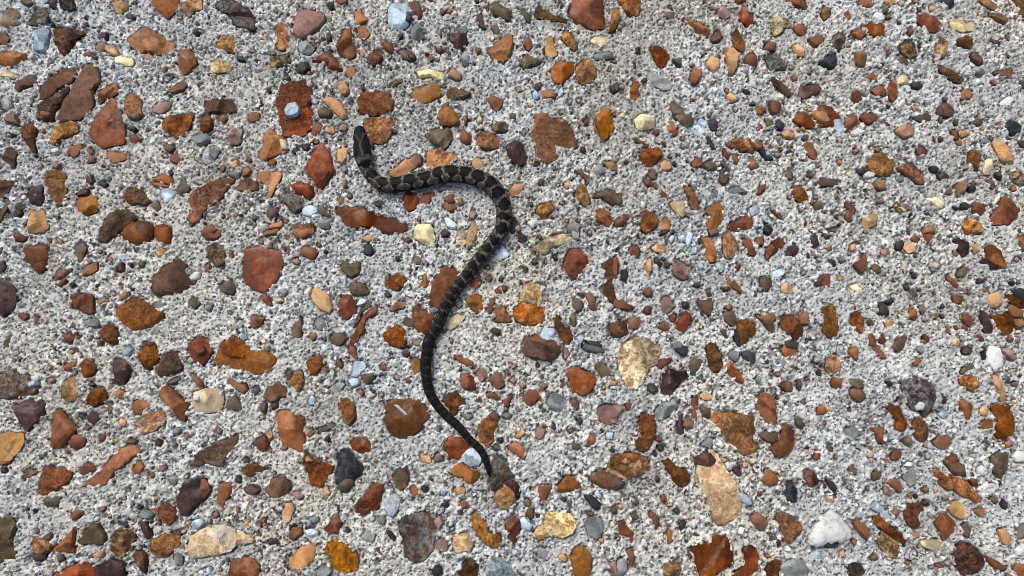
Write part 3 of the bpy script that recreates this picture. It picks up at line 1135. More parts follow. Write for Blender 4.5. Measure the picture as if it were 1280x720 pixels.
# ------------------------------------------------------------------ read the stones
def smooth_poly(pts, seed):
    """rounds the corners a little, resamples evenly and roughens the outline"""
    rnd = random.Random(seed)
    p = np.array(pts, float)
    if np.sum(p[:, 0] * np.roll(p[:, 1], -1) - np.roll(p[:, 0], -1) * p[:, 1]) < 0:
        p = p[::-1]
    q = []
    for i in range(len(p)):
        a, b = p[i], p[(i + 1) % len(p)]
        q += [a * 0.95 + b * 0.05, a * 0.05 + b * 0.95]
    q = np.array(q)
    nxt = np.roll(q, -1, axis=0)
    L = np.linalg.norm(nxt - q, axis=1)
    per = L.sum()
    n = int(max(11, min(40, per / 3.4)))
    cum = np.concatenate([[0], np.cumsum(L)])
    out = []
    for k in range(n):
        s = (k + rnd.uniform(-0.18, 0.18)) / n * per % per
        i = min(np.searchsorted(cum, s, side='right') - 1, len(q) - 1)
        f = (s - cum[i]) / max(L[i], 1e-6)
        out.append(q[i] + (nxt[i] - q[i]) * f)
    out = np.array(out)
    size = math.sqrt(poly_area(out))
    t = np.roll(out, -1, axis=0) - np.roll(out, 1, axis=0)
    nrm = np.stack([t[:, 1], -t[:, 0]], 1) / np.maximum(np.linalg.norm(t, axis=1), 1e-6)[:, None]
    j = np.array([rnd.gauss(0, 0.011 * size + 0.16) for _ in range(n)])
    return out + nrm * j[:, None]


def poly_area(p):
    return abs(np.sum(p[:, 0] * np.roll(p[:, 1], -1) - np.roll(p[:, 0], -1) * p[:, 1])) / 2


def edge_dist(poly, pts):
    """signed distance to a closed outline, positive inside"""
    a = poly[None]
    b = np.roll(poly, -1, axis=0)[None]
    p = pts[:, None]
    ab = b - a
    t = np.clip(((p - a) * ab).sum(2) / np.maximum((ab * ab).sum(2), 1e-9), 0, 1)
    d = np.linalg.norm(p - (a + ab * t[..., None]), axis=2).min(1)
    y = p[..., 1]
    cond = (a[..., 1] > y) != (b[..., 1] > y)
    den = np.where(np.abs(ab[..., 1]) < 1e-9, 1e-9, ab[..., 1])
    xi = a[..., 0] + (y - a[..., 1]) / den * ab[..., 0]
    inside = (cond & (p[..., 0] < xi)).sum(1) % 2 == 1
    return np.where(inside, d, -d)


stones = []                       # (code, outline in u, area)
tx = ty = 0
for ln in STONES.strip().splitlines():
    w = ln.split()
    if w[0] == 'T':
        tx, ty = int(w[1]), int(w[2])
        continue
    v = [float(q) / 5.0 for q in w[1:]]
    pts = [on_plane(tx + v[i], ty + v[i + 1]) for i in range(0, len(v) - 1, 2)]
    o = smooth_poly(pts, len(stones))
    stones.append((w[0], o, poly_area(o)))

# ------------------------------------------------------------------ snake course (photo points and body width)
COURSE = [  # u, v, width
    (448.5, 157.5, 3.0), (448.8, 159.5, 10.0), (449.2, 163, 14.0), (450.0, 169, 16.6), (451.0, 176, 18.6), (452.0, 184, 21.4), (453.0, 191, 22.8),
    (454.8, 199, 21.0), (457.3, 207.5, 17.6), (461.0, 215, 16.0), (467.0, 222.5, 16.4), (474.5, 228.5, 17.6),
    (485.0, 231.5, 19.2), (504.0, 230.0, 19.8), (523.0, 225.5, 20.2), (542.0, 220.8, 20.6), (560.0, 217.8, 21.2), (576.0, 217.3, 21.4),
    (591.0, 220.4, 21.6), (605.0, 227.0, 21.8), (617.0, 235.0, 21.6), (625.0, 245.0, 21.0), (629.5, 258.0, 20.4),
    (630.0, 271.0, 19.6), (627.5, 283.5, 18.8), (621.5, 296.0, 18.0), (611.5, 309.0, 17.2), (599.0, 324.0, 16.2),
    (584.0, 342.5, 15.8), (572.5, 358.5, 15.6), (561.0, 376.0, 15.2), (551.0, 396.0, 14.8), (544.0, 412.0, 14.4),
    (537.0, 427.5, 13.8), (533.3, 441.0, 13.4), (532.0, 454.0, 13.0), (532.2, 466.0, 12.6), (533.2, 478.0, 12.2),
    (538.0, 491.0, 11.8), (547.5, 507.5, 11.2), (561.5, 523.0, 10.5), (578.0, 539.0, 9.8), (592.0, 553.0, 9.2),
    (601.5, 563.5, 8.8), (606.5, 573.5, 8.2), (609.4, 583.0, 6.8), (611.0, 590.0, 4.6), (611.8, 595.5, 1.8)]
cs = []
for (u, v, w) in COURSE:
    x, y = on_plane(u, v, w * 0.45 * PX)
    cs.append((x, y, w))
cs = np.array(cs)


def catmull(P, n):
    P = np.vstack([2 * P[0] - P[1], P, 2 * P[-1] - P[-2]])
    seg = np.linalg.norm(np.diff(P[1:-1, :2], axis=0), axis=1)
    cum = np.concatenate([[0], np.cumsum(seg)])
    S = np.linspace(0, cum[-1], n)
    S = np.clip(S, 0, cum[-1] - 1e-6)
    i = np.searchsorted(cum, S, side='right') - 1
    t = ((S - cum[i]) / seg[i])[:, None]
    p0, p1, p2, p3 = P[i], P[i + 1], P[i + 2], P[i + 3]
    return 0.5 * (2 * p1 + (p2 - p0) * t + (2 * p0 - 5 * p1 + 4 * p2 - p3) * t ** 2 + (3 * p1 - p0 - 3 * p2 + p3) * t ** 3), S, cum[-1]


path_pts = catmull(cs, 160)[0]

# ------------------------------------------------------------------ small loose-sized aggregate between the mapped stones
corners = [on_plane(*c) for c in ((0, 0), (1280, 0), (1280, 720), (0, 720))]
FX = max(abs(c[0]) for c in corners) + 12
FY0 = min(c[1] for c in corners) - 12
FY1 = max(c[1] for c in corners) + 12
MARG = 330
X0, X1, Y0, Y1 = -FX - MARG, FX + MARG, FY0 - MARG, FY1 + MARG

# occupancy on a 2 u raster: distance to the nearest stone outline (positive outside)
RS = 1.0
rw, rh = int((X1 - X0) / RS) + 1, int((Y1 - Y0) / RS) + 1
DF = np.full((rh, rw), 9.0, np.float32)


def stamp(o):
    i0 = max(int((o[:, 0].min() - 7 - X0) / RS), 0); i1 = min(int((o[:, 0].max() + 7 - X0) / RS) + 2, rw)
    j0 = max(int((o[:, 1].min() - 7 - Y0) / RS), 0); j1 = min(int((o[:, 1].max() + 7 - Y0) / RS) + 2, rh)
    if i1 <= i0 or j1 <= j0:
        return
    gx, gy = np.meshgrid(X0 + np.arange(i0, i1) * RS, Y0 + np.arange(j0, j1) * RS)
    d = -edge_dist(o, np.stack([gx.ravel(), gy.ravel()], 1)).reshape(gx.shape)
    DF[j0:j1, i0:i1] = np.minimum(DF[j0:j1, i0:i1], d)


for s in stones:
    stamp(s[1])


def df_at(x, y):
    i = int(round((x - X0) / RS)); j = int(round((y - Y0) / RS))
    if 0 <= i < rw and 0 <= j < rh:
        return DF[j, i]
    return 9.0


def blob(x, y, r, rnd, asp=None):
    n = rnd.choice((5, 6, 7, 8))
    asp = asp or rnd.uniform(0.55, 1.0)
    a0 = rnd.uniform(0, 6.28)
    rot = rnd.uniform(0, 3.14)
    c, s = math.cos(rot), math.sin(rot)
    P = []
    for k in range(n):
        a = a0 + (k + rnd.uniform(-.25, .25)) / n * 6.2832
        q = r * rnd.uniform(0.68, 1.2)
        ex, ey = math.cos(a) * q, math.sin(a) * q * asp
        P.append((x + ex * c - ey * s, y + ex * s + ey * c))
    return P


FILL = ['g'] * 6 + ['w'] * 6 + ['l'] * 2 + ['p'] * 4 + ['v'] * 5 + ['k'] * 3 + ['d'] * 3 + ['r'] * 2 + ['o'] * 2 + ['t'] * 3 + ['y'] * 3 + ['m'] * 4 + ['b'] * 5 + ['A'] * 9 + ['B'] * 7 + ['C'] * 7 + ['D'] * 8 + ['E'] * 6 + ['t'] * 4 + ['o'] * 6 + ['r'] * 4 + ['m'] * 4
rnd = random.Random(5)
big_outside = []
for _ in range(7000):             # the same aggregate carries on outside the picture
    x, y = rnd.uniform(X0 + 20, X1 - 20), rnd.uniform(Y0 + 20, Y1 - 20)
    if abs(x) < FX and FY0 < y < FY1:
        continue
    r = min(5.0 * math.exp(rnd.gauss(0.3, 0.45)), 22)
    if df_at(x, y) < min(r + 1.5, 8.9):
        continue
    o = smooth_poly(blob(x, y, r, rnd), rnd.random())
    big_outside.append((rnd.choice('rrrrroooobbbddttvvmmpgly'), o, poly_area(o)))
    stamp(o)
fillers = []
for _ in range(16500):
    x, y = rnd.uniform(X0 + 5, X1 - 5), rnd.uniform(Y0 + 5, Y1 - 5)
    if rnd.random() > max(0.08, 2.2 * mnoise.noise((x * 0.011, y * 0.011, 3.3)) + 0.45 + 0.25 * x / FX):
        continue
    r = rnd.choice((1.5, 1.8, 2.0, 2.3, 2.7, 3.4, 4.2))
    if df_at(x, y) < r * 0.75 + 0.5:
        continue
    o = np.array(blob(x, y, r, rnd))
    fillers.append((rnd.choice(FILL), x, y, r, o))
    stamp(o)

# ------------------------------------------------------------------ noise helpers
def vnoise(x, y, cell, seed):
    """smooth value noise, 0..1"""
    r = np.random.default_rng(seed)
    n = 257
    tab = r.random((n, n)).astype(np.float32)
    fx, fy = x / cell, y / cell
    ix, iy = np.floor(fx).astype(int), np.floor(fy).astype(int)
    tx_, ty_ = fx - ix, fy - iy
    tx_ = tx_ * tx_ * (3 - 2 * tx_); ty_ = ty_ * ty_ * (3 - 2 * ty_)
    g = lambda a, b: tab[(iy + b) % n, (ix + a) % n]
    return (g(0, 0) * (1 - tx_) + g(1, 0) * tx_) * (1 - ty_) + (g(0, 1) * (1 - tx_) + g(1, 1) * tx_) * ty_


def worley(x, y, cell, seed):
    r = np.random.default_rng(seed)
    n = 509
    jx = r.random((n, n)).astype(np.float32); jy = r.random((n, n)).astype(np.float32)
    fx, fy = x / cell, y / cell
    ix, iy = np.floor(fx).astype(int), np.floor(fy).astype(int)
    f1 = np.full(x.shape, 9., np.float32); f2 = f1.copy()
    cid = np.zeros(x.shape, int)
    for a in (-1, 0, 1):
        for b in (-1, 0, 1):
            cx, cy = (ix + a) % n, (iy + b) % n
            d = np.hypot(ix + a + jx[cy, cx] - fx, iy + b + jy[cy, cx] - fy)
            near = d < f1
            f2 = np.where(near, f1, np.minimum(f2, d))
            cid = np.where(near, cy * n + cx, cid)
            f1 = np.where(near, d, f1)
    return f1, f2, cid


# ------------------------------------------------------------------ the concrete: one sheet, fine in the picture, coarse beyond
def axis(lo, hi, m, step):
    a = list(np.arange(lo, hi, step))
    b, s = [], 4.0
    x = a[-1]
    while x < hi + m:
        x += s; b.append(x)
    g = s
    while x < 30000:
        g *= 1.8; x += g; b.append(x)
    c, x, g = [], a[0], s
    while x > lo - m:
        x -= s; c.append(x)
    while x > -30000:
        g *= 1.8; x -= g; c.append(x)
    return np.array(c[::-1] + a + b)


ax, ay = axis(-FX, FX, MARG, 1.18), axis(FY0, FY1, MARG, 1.18)
GX, GY = np.meshgrid(ax, ay)
gx, gy = GX.ravel(), GY.ravel()
wx = gx + 3.0 * (vnoise(gx, gy, 7, 1) - .5) + 1.6 * (vnoise(gx, gy, 3.2, 21) - .5)
wy = gy + 3.0 * (vnoise(gx, gy, 7, 2) - .5) + 1.6 * (vnoise(gx, gy, 3.2, 22) - .5)
f1, f2, cid = worley(wx, wy, 3.9, 3)
r = np.random.default_rng(4)
NC = 509 * 509
cell_h = r.random(NC).astype(np.float32)
cell_k = r.random(NC)
grain = np.clip((f2 - f1) / 0.5, 0, 1) ** 0.55
loose = vnoise(gx, gy, 26, 8) * 0.6 + vnoise(gx, gy, 9, 9) * 0.4      # where grit stands out of the paste
H = grain * (0.8 + 2.1 * cell_h[cid]) * np.clip(0.15 + 2.6 * (loose - 0.22), 0.2, 1.3)
p1, p2, pid = worley(wx * 0.8 + gx * 0.2, wy * 0.8 + gy * 0.2, 5.4, 13)
H -= 4.2 * np.clip(1.25 - p1 * 5.4 / 1.5, 0, 1) * (cell_h[pid] > 0.25)
q1, q2, qid = worley(wx, wy, 2.7, 17)
H += 0.42 * np.clip((q2 - q1) / 0.5, 0, 1)
H += 2.4 * (vnoise(gx, gy, 34, 5) - .5) + 2.4 * (vnoise(gx, gy, 11, 6) - .5) + 0.5 * (vnoise(gx, gy, 3.0, 7) - .5)
H -= 2.2
ii = np.clip(((gx - X0) / RS), 0, rw - 1.001); jj = np.clip(((gy - Y0) / RS), 0, rh - 1.001)
i0, j0 = ii.astype(int), jj.astype(int)
fi, fj = ii - i0, jj - j0
d = (DF[j0, i0] * (1 - fi) + DF[j0, np.minimum(i0 + 1, rw - 1)] * fi) * (1 - fj) + (DF[np.minimum(j0 + 1, rh - 1), i0] * (1 - fi) + DF[np.minimum(j0 + 1, rh - 1), np.minimum(i0 + 1, rw - 1)] * fi) * fj
cover = np.clip((vnoise(gx, gy, 7, 61) - 0.53) * 7, 0, 2.2)        # paste creeping over some edges
inside = d < -0.5 - cover
collar = np.exp(-((d - 3.2) / 2.2) ** 2) * 0.5 + np.exp(-((d + 0.3) / 2.4) ** 2) * np.minimum(cover, 1.6) * 1.5
moat = np.exp(-(np.maximum(d, 0) / 1.5) ** 2) * 5.2 * (0.3 + 1.0 * vnoise(gx, gy, 11, 31)) * (cover < 0.2)
H = np.where(inside, -5.0, H + collar - moat)
coarse = np.clip(np.maximum(np.maximum(np.abs(gx) - FX, FY0 - gy), gy - FY1) / 8, 0, 1)     # beyond the fine part of the sheet
H = np.where(inside, H, H * (1 - 0.6 * coarse) - 0.4 * coarse)
fade = np.clip(1 - (np.maximum(np.abs(gx) - X1, 0) + np.maximum(np.abs(gy) - Y1, 0)) / 400, 0, 1)
H = H * fade - 1.6 * (1 - fade)

PASTE = np.array([lin(187, 190, 186), lin(172, 175, 172), lin(204, 206, 202), lin(152, 156, 154), lin(128, 131, 131), lin(84, 83, 85),
                  lin(172, 158, 136), lin(142, 110, 90), lin(160, 178, 178), lin(52, 52, 58), lin(218, 218, 214)])
PW = np.array([0.26, 0.15, 0.16, 0.10, 0.09, 0.07, 0.04, 0.02, 0.06, 0.04, 0.05])
pick = np.searchsorted(np.cumsum(PW) / PW.sum(), r.random(NC))
ccol = PASTE[np.minimum(pick, len(PASTE) - 1)] * (0.88 + 0.24 * r.random((NC, 1)))
vc = ccol[cid]
paste = np.array(lin(176, 178, 174))
mixp = np.clip(vnoise(gx, gy, 40, 41) * 1.5 - 0.45 + 0.5 * (vnoise(gx, gy, 12, 42) - .5), 0, 0.75)[:, None]
vc = vc * (1 - mixp) + paste * mixp
tint = (vnoise(gx, gy, 130, 51)[:, None] - .5)
vc = vc * (1 + tint * np.array([0.12, 0.03, -0.14])) * (0.80 + 0.38 * vnoise(gx, gy, 75, 52)[:, None]) * (0.9 + 0.2 * vnoise(gx, gy, 19, 53)[:, None])
vc = vc * (1 - 0.9 * coarse[:, None]) + np.array(lin(164, 165, 162)) * 0.9 * coarse[:, None]
vc = np.clip(vc * np.array([0.90, 0.905, 0.88]), 0.01, 0.86)


def grid_mesh(name, verts, nx, ny, colors, mat, attr='tone'):
    me = bpy.data.meshes.new(name)
    idx = np.arange(nx * ny).reshape(ny, nx)
    q = np.stack([idx[:-1, :-1], idx[:-1, 1:], idx[1:, 1:], idx[1:, :-1]], -1).reshape(-1, 4)
    me.vertices.add(len(verts))
    me.vertices.foreach_set('co', np.ascontiguousarray(verts, np.float32).ravel())
    me.loops.add(q.size)
    me.loops.foreach_set('vertex_index', q.ravel().astype(np.int32))
    me.polygons.add(len(q))
    me.polygons.foreach_set('loop_start', (np.arange(len(q)) * 4).astype(np.int32))
    me.polygons.foreach_set('loop_total', np.full(len(q), 4, np.int32))
    me.polygons.foreach_set('use_smooth', np.ones(len(q), bool))
    me.update(calc_edges=True)
    a = me.attributes.new(attr, 'FLOAT_COLOR', 'POINT')
    a.data.foreach_set('color', np.concatenate([colors, np.ones((len(colors), 1))], 1).astype(np.float32).ravel())
    me.materials.append(mat)
    return me


# ------------------------------------------------------------------ materials
def new_mat(name):
    m = bpy.data.materials.new(name)
    m.use_nodes = True
    nt = m.node_tree
    return m, nt, nt.nodes, nt.links, nt.nodes['Principled BSDF']


def tone_mat(name, rough, bump, scale, spec=0.3, var=0.12):
    """material whose colour is the tone attribute with a fine grain on top"""
    m, nt, N, L, B = new_mat(name)
    at = N.new('ShaderNodeAttribute'); at.attribute_name = 'tone'
    tc = N.new('ShaderNodeTexCoord')
    nz = N.new('ShaderNodeTexNoise'); nz.inputs['Scale'].default_value = scale; nz.inputs['Detail'].default_value = 3
    L.new(tc.outputs['Object'], nz.inputs['Vector'])
    mr = N.new('ShaderNodeMapRange')
    mr.inputs['From Min'].default_value = 0.3; mr.inputs['From Max'].default_value = 0.7
    mr.inputs['To Min'].default_value = 1 - var; mr.inputs['To Max'].default_value = 1 + var
    L.new(nz.outputs['Fac'], mr.inputs['Value'])
    mx = N.new('ShaderNodeVectorMath'); mx.operation = 'SCALE'
    L.new(at.outputs['Color'], mx.inputs[0]); L.new(mr.outputs[0], mx.inputs['Scale'])
    L.new(mx.outputs[0], B.inputs['Base Color'])
    bp = N.new('ShaderNodeBump'); bp.inputs['Strength'].default_value = bump; bp.inputs['Distance'].default_value = 0.0005
    L.new(nz.outputs['Fac'], bp.inputs['Height'])
    L.new(bp.outputs[0], B.inputs['Normal'])
    B.inputs['Roughness'].default_value = rough
    B.inputs['Specular IOR Level'].default_value = spec
    return m


MATS = {}


def rock_mat(code):
    """flint or gravel: a body colour, patches of a second one, flecks, hairline veins, relief"""
    if code in MATS:
        return MATS[code]
    c1 = ROCK[code[0]]
    mottled = len(code) > 1 or code[0] == 'm'
    c2 = ROCK[code[1]] if len(code) > 1 else tuple(0.72 * q * 1.3 + 0.28 * w_ for q, w_ in zip(c1, ROCK[{'r': 'o', 'o': 'v', 'b': 'p', 'd': 'b'}.get(code[0], 'g')]))
    if code == 'm':
        c2 = ROCK['t']
    m, nt, N, L, B = new_mat('rock_' + code)
    tc = N.new('ShaderNodeTexCoord'); oi = N.new('ShaderNodeObjectInfo')
    sc = N.new('ShaderNodeMath'); sc.operation = 'MULTIPLY'; sc.inputs[1].default_value = 37.0
    L.new(oi.outputs['Random'], sc.inputs[0])
    off = N.new('ShaderNodeVectorMath'); off.operation = 'ADD'
    L.new(tc.outputs['Object'], off.inputs[0]); L.new(sc.outputs[0], off.inputs[1])

    def noise_(scale, detail, rough=0.55, dist=0.0):
        n = N.new('ShaderNodeTexNoise')
        n.inputs['Scale'].default_value = scale; n.inputs['Detail'].default_value = detail
        n.inputs['Roughness'].default_value = rough; n.inputs['Distortion'].default_value = dist
        L.new(off.outputs[0], n.inputs['Vector'])
        return n

    def ramp(src, lo, hi, t0=0.0, t1=1.0):
        r_ = N.new('ShaderNodeMapRange'); r_.clamp = True
        for k, v_ in zip(('From Min', 'From Max', 'To Min', 'To Max'), (lo, hi, t0, t1)):
            r_.inputs[k].default_value = v_
        L.new(src, r_.inputs['Value'])
        return r_.outputs[0]

    def mix(fac, a, b):
        x = N.new('ShaderNodeMix'); x.data_type = 'RGBA'
        if isinstance(fac, float): x.inputs['Factor'].default_value = fac
        else: L.new(fac, x.inputs['Factor'])
        for sock, val in ((x.inputs[6], a), (x.inputs[7], b)):
            if isinstance(val, tuple): sock.default_value = (*val, 1)
            else: L.new(val, sock)
        return x.outputs[2]

    big = noise_(210 if not mottled else 260, 4, 0.6, 0.8)
    fine = noise_(1500, 3, 0.6)
    mid = noise_(520, 4, 0.65, 0.4)
    c = mix(ramp(big.outputs['Fac'], 0.42 if mottled else 0.44, 0.60 if mottled else 0.70), c1, c2)
    dk = tuple(q * 0.30 for q in c1)
    c = mix(ramp(mid.outputs['Fac'], 0.50 if mottled else 0.56, 0.68 if mottled else 0.76, 0.0, 0.75), c, dk)
    br = tuple(min(0.8, q * f_) for q, f_ in zip(c1, (1.75, 1.6, 1.35))) if code[0] in 'robdmva' else tuple(min(.8, q * 1.15) for q in c1)
    patch = noise_(300, 3, 0.5, 1.2)
    c = mix(ramp(patch.outputs['Fac'], 0.54, 0.66, 0.0, 0.7), c, br)
    c = mix(ramp(patch.outputs['Fac'], 0.46, 0.34, 0.0, 0.6), c, tuple(q * 0.5 for q in c1))
    pale = tuple(min(0.8, q * 1.1 + 0.16) for q in c1)
    c = mix(ramp(fine.outputs['Fac'], 0.66, 0.76, 0.0, 0.4), c, pale)
    vo = N.new('ShaderNodeTexVoronoi'); vo.feature = 'DISTANCE_TO_EDGE'; vo.inputs['Scale'].default_value = 190 if mottled else 95
    wv = N.new('ShaderNodeVectorMath'); wv.operation = 'MULTIPLY_ADD'
    L.new(mid.outputs['Color'], wv.inputs[0]); wv.inputs[1].default_value = (.006,) * 3; L.new(off.outputs[0], wv.inputs[2])
    L.new(wv.outputs[0], vo.inputs['Vector'])
    vein = ramp(vo.outputs['Distance'], 0.0, 0.035, 1.0, 0.0) if code[0] not in 'wyltg' else ramp(vo.outputs['Distance'], 0, 1, 0, 0)
    veinm = N.new('ShaderNodeMath'); veinm.operation = 'MULTIPLY'
    L.new(vein, veinm.inputs[0]); L.new(ramp(big.outputs['Fac'], 0.52, 0.62, 0.0, 0.3), veinm.inputs[1])
    c = mix(veinm.outputs[0], c, pale if code[0] not in 'wly' else ROCK['p'])
    ft = N.new('ShaderNodeAttribute'); ft.attribute_name = 'face_tone'
    fm = N.new('ShaderNodeVectorMath'); fm.operation = 'SCALE'
    L.new(c, fm.inputs[0]); L.new(ft.outputs['Fac'], fm.inputs['Scale'])
    hs = N.new('ShaderNodeHueSaturation')
    L.new(fm.outputs[0], hs.inputs['Color'])
    L.new(ramp(oi.outputs['Random'], 0, 1, 0.488, 0.512), hs.inputs['Hue'])
    w2 = N.new('ShaderNodeMath'); w2.operation = 'MULTIPLY'; w2.inputs[1].default_value = 7.31
    fr = N.new('ShaderNodeMath'); fr.operation = 'FRACT'
    L.new(oi.outputs['Random'], w2.inputs[0]); L.new(w2.outputs[0], fr.inputs[0])
    L.new(ramp(fr.outputs[0], 0, 1, 0.84, 1.14), hs.inputs['Value'])
    w3 = N.new('ShaderNodeMath'); w3.operation = 'MULTIPLY'; w3.inputs[1].default_value = 13.7
    fr3 = N.new('ShaderNodeMath'); fr3.operation = 'FRACT'
    L.new(oi.outputs['Random'], w3.inputs[0]); L.new(w3.outputs[0], fr3.inputs[0])
    L.new(ramp(fr3.outputs[0], 0, 1, 0.92, 1.12), hs.inputs['Saturation'])
    L.new(hs.outputs[0], B.inputs['Base Color'])
    glossy = code[0] in 'rodkva'
    L.new(ramp(mid.outputs['Fac'], 0.3, 0.7, 0.16 if glossy else 0.42, 0.42 if glossy else 0.75), B.inputs['Roughness'])
    B.inputs['Specular IOR Level'].default_value = 0.12 if glossy else 0.09
    hsum = N.new('ShaderNodeMath'); hsum.operation = 'MULTIPLY_ADD'
    L.new(mid.outputs['Fac'], hsum.inputs[0]); hsum.inputs[1].default_value = 2.2 if mottled else 1.2
    hb = N.new('ShaderNodeMath'); hb.operation = 'MULTIPLY_ADD'
    L.new(fine.outputs['Fac'], hb.inputs[0]); hb.inputs[1].default_value = 0.35
    L.new(vein, hb.inputs[2])
    L.new(hb.outputs[0], hsum.inputs[2])
    bp = N.new('ShaderNodeBump'); bp.inputs['Strength'].default_value = 0.75 if mottled else 0.22; bp.inputs['Distance'].default_value = 0.0006
    L.new(hsum.outputs[0], bp.inputs['Height'])
    L.new(bp.outputs[0], B.inputs['Normal'])
    MATS[code] = m
    return m


concrete = tone_mat('concrete_paste', 0.85, 0.35, 2600, 0.25, 0.14)


def sand_specks(m):
    """dark and pale sand grains in the paste"""
    nt = m.node_tree; N, L = nt.nodes, nt.links
    B = N['Principled BSDF']
    src = B.inputs['Base Color'].links[0].from_socket
    tc = N.new('ShaderNodeTexCoord')
    wz = N.new('ShaderNodeTexNoise'); wz.inputs['Scale'].default_value = 700; wz.inputs['Detail'].default_value = 2
    L.new(tc.outputs['Object'], wz.inputs['Vector'])
    wm = N.new('ShaderNodeVectorMath'); wm.operation = 'MULTIPLY_ADD'
    L.new(wz.outputs['Color'], wm.inputs[0]); wm.inputs[1].default_value = (.0016,) * 3; L.new(tc.outputs['Object'], wm.inputs[2])
    cur = src
    hts = []
    for sc_, thr, size, colr in ((620, 0.30, 0.42, lin(46, 45, 48)), (480, 0.24, 0.45, lin(214, 213, 208)), (900, 0.22, 0.45, lin(70, 64, 60))):
        v = N.new('ShaderNodeTexVoronoi'); v.inputs['Scale'].default_value = sc_
        L.new(wm.outputs[0], v.inputs['Vector'])
        sp = N.new('ShaderNodeSeparateColor'); L.new(v.outputs['Color'], sp.inputs[0])
        lt = N.new('ShaderNodeMath'); lt.operation = 'LESS_THAN'; lt.inputs[1].default_value = thr
        L.new(sp.outputs[0], lt.inputs[0])
        sz = N.new('ShaderNodeMath'); sz.operation = 'MULTIPLY_ADD'; sz.inputs[1].default_value = 0.25; sz.inputs[2].default_value = size - 0.12
        L.new(sp.outputs[1], sz.inputs[0])
        ds = N.new('ShaderNodeMath'); ds.operation = 'SUBTRACT'
        L.new(sz.outputs[0], ds.inputs[0]); L.new(v.outputs['Distance'], ds.inputs[1])
        ed = N.new('ShaderNodeMapRange'); ed.inputs['From Max'].default_value = 0.12
        L.new(ds.outputs[0], ed.inputs['Value'])
        mu = N.new('ShaderNodeMath'); mu.operation = 'MULTIPLY'
        L.new(lt.outputs[0], mu.inputs[0]); L.new(ed.outputs[0], mu.inputs[1])
        m2 = N.new('ShaderNodeMath'); m2.operation = 'MULTIPLY'; m2.inputs[1].default_value = 0.9
        L.new(mu.outputs[0], m2.inputs[0])
        x = N.new('ShaderNodeMix'); x.data_type = 'RGBA'
        L.new(m2.outputs[0], x.inputs['Factor']); L.new(cur, x.inputs[6]); x.inputs[7].default_value = (*colr, 1)
        cur = x.outputs[2]
    L.new(cur, B.inputs['Base Color'])


sand_specks(concrete)
grit_mat = tone_mat('gravel_grain', 0.6, 0.4, 1300, 0.35, 0.25)

ground = bpy.data.objects.new('concrete_ground', grid_mesh('concrete_ground', np.stack([gx * PX, gy * PX, H * PX], 1), len(ax), len(ay), vc, concrete))
ground['kind'] = 'structure'
COL.objects.link(ground)


# ------------------------------------------------------------------ stones set in the concrete
TOPS = []                          # (outline, top height) of what is already laid, biggest first


def stone_shape(o, code, seed, fine=True):
    V, T, tone = stone_body(o, code, seed, fine)
    c = o.mean(0)
    up = 0.0
    for o2, lo, hi, top in TOPS:
        if lo[0] < c[0] < hi[0] and lo[1] < c[1] < hi[1] and edge_dist(o2, c[None])[0] > 0:
            up = max(up, top)
    if up:
        n_ = len(V)
        V[:, 2] += np.where(V[:, 2] > -5, max(up * 0.75, 0.6), 0)
    TOPS.append((o, o.min(0), o.max(0), float(V[:, 2].max())))
    return V, T, tone


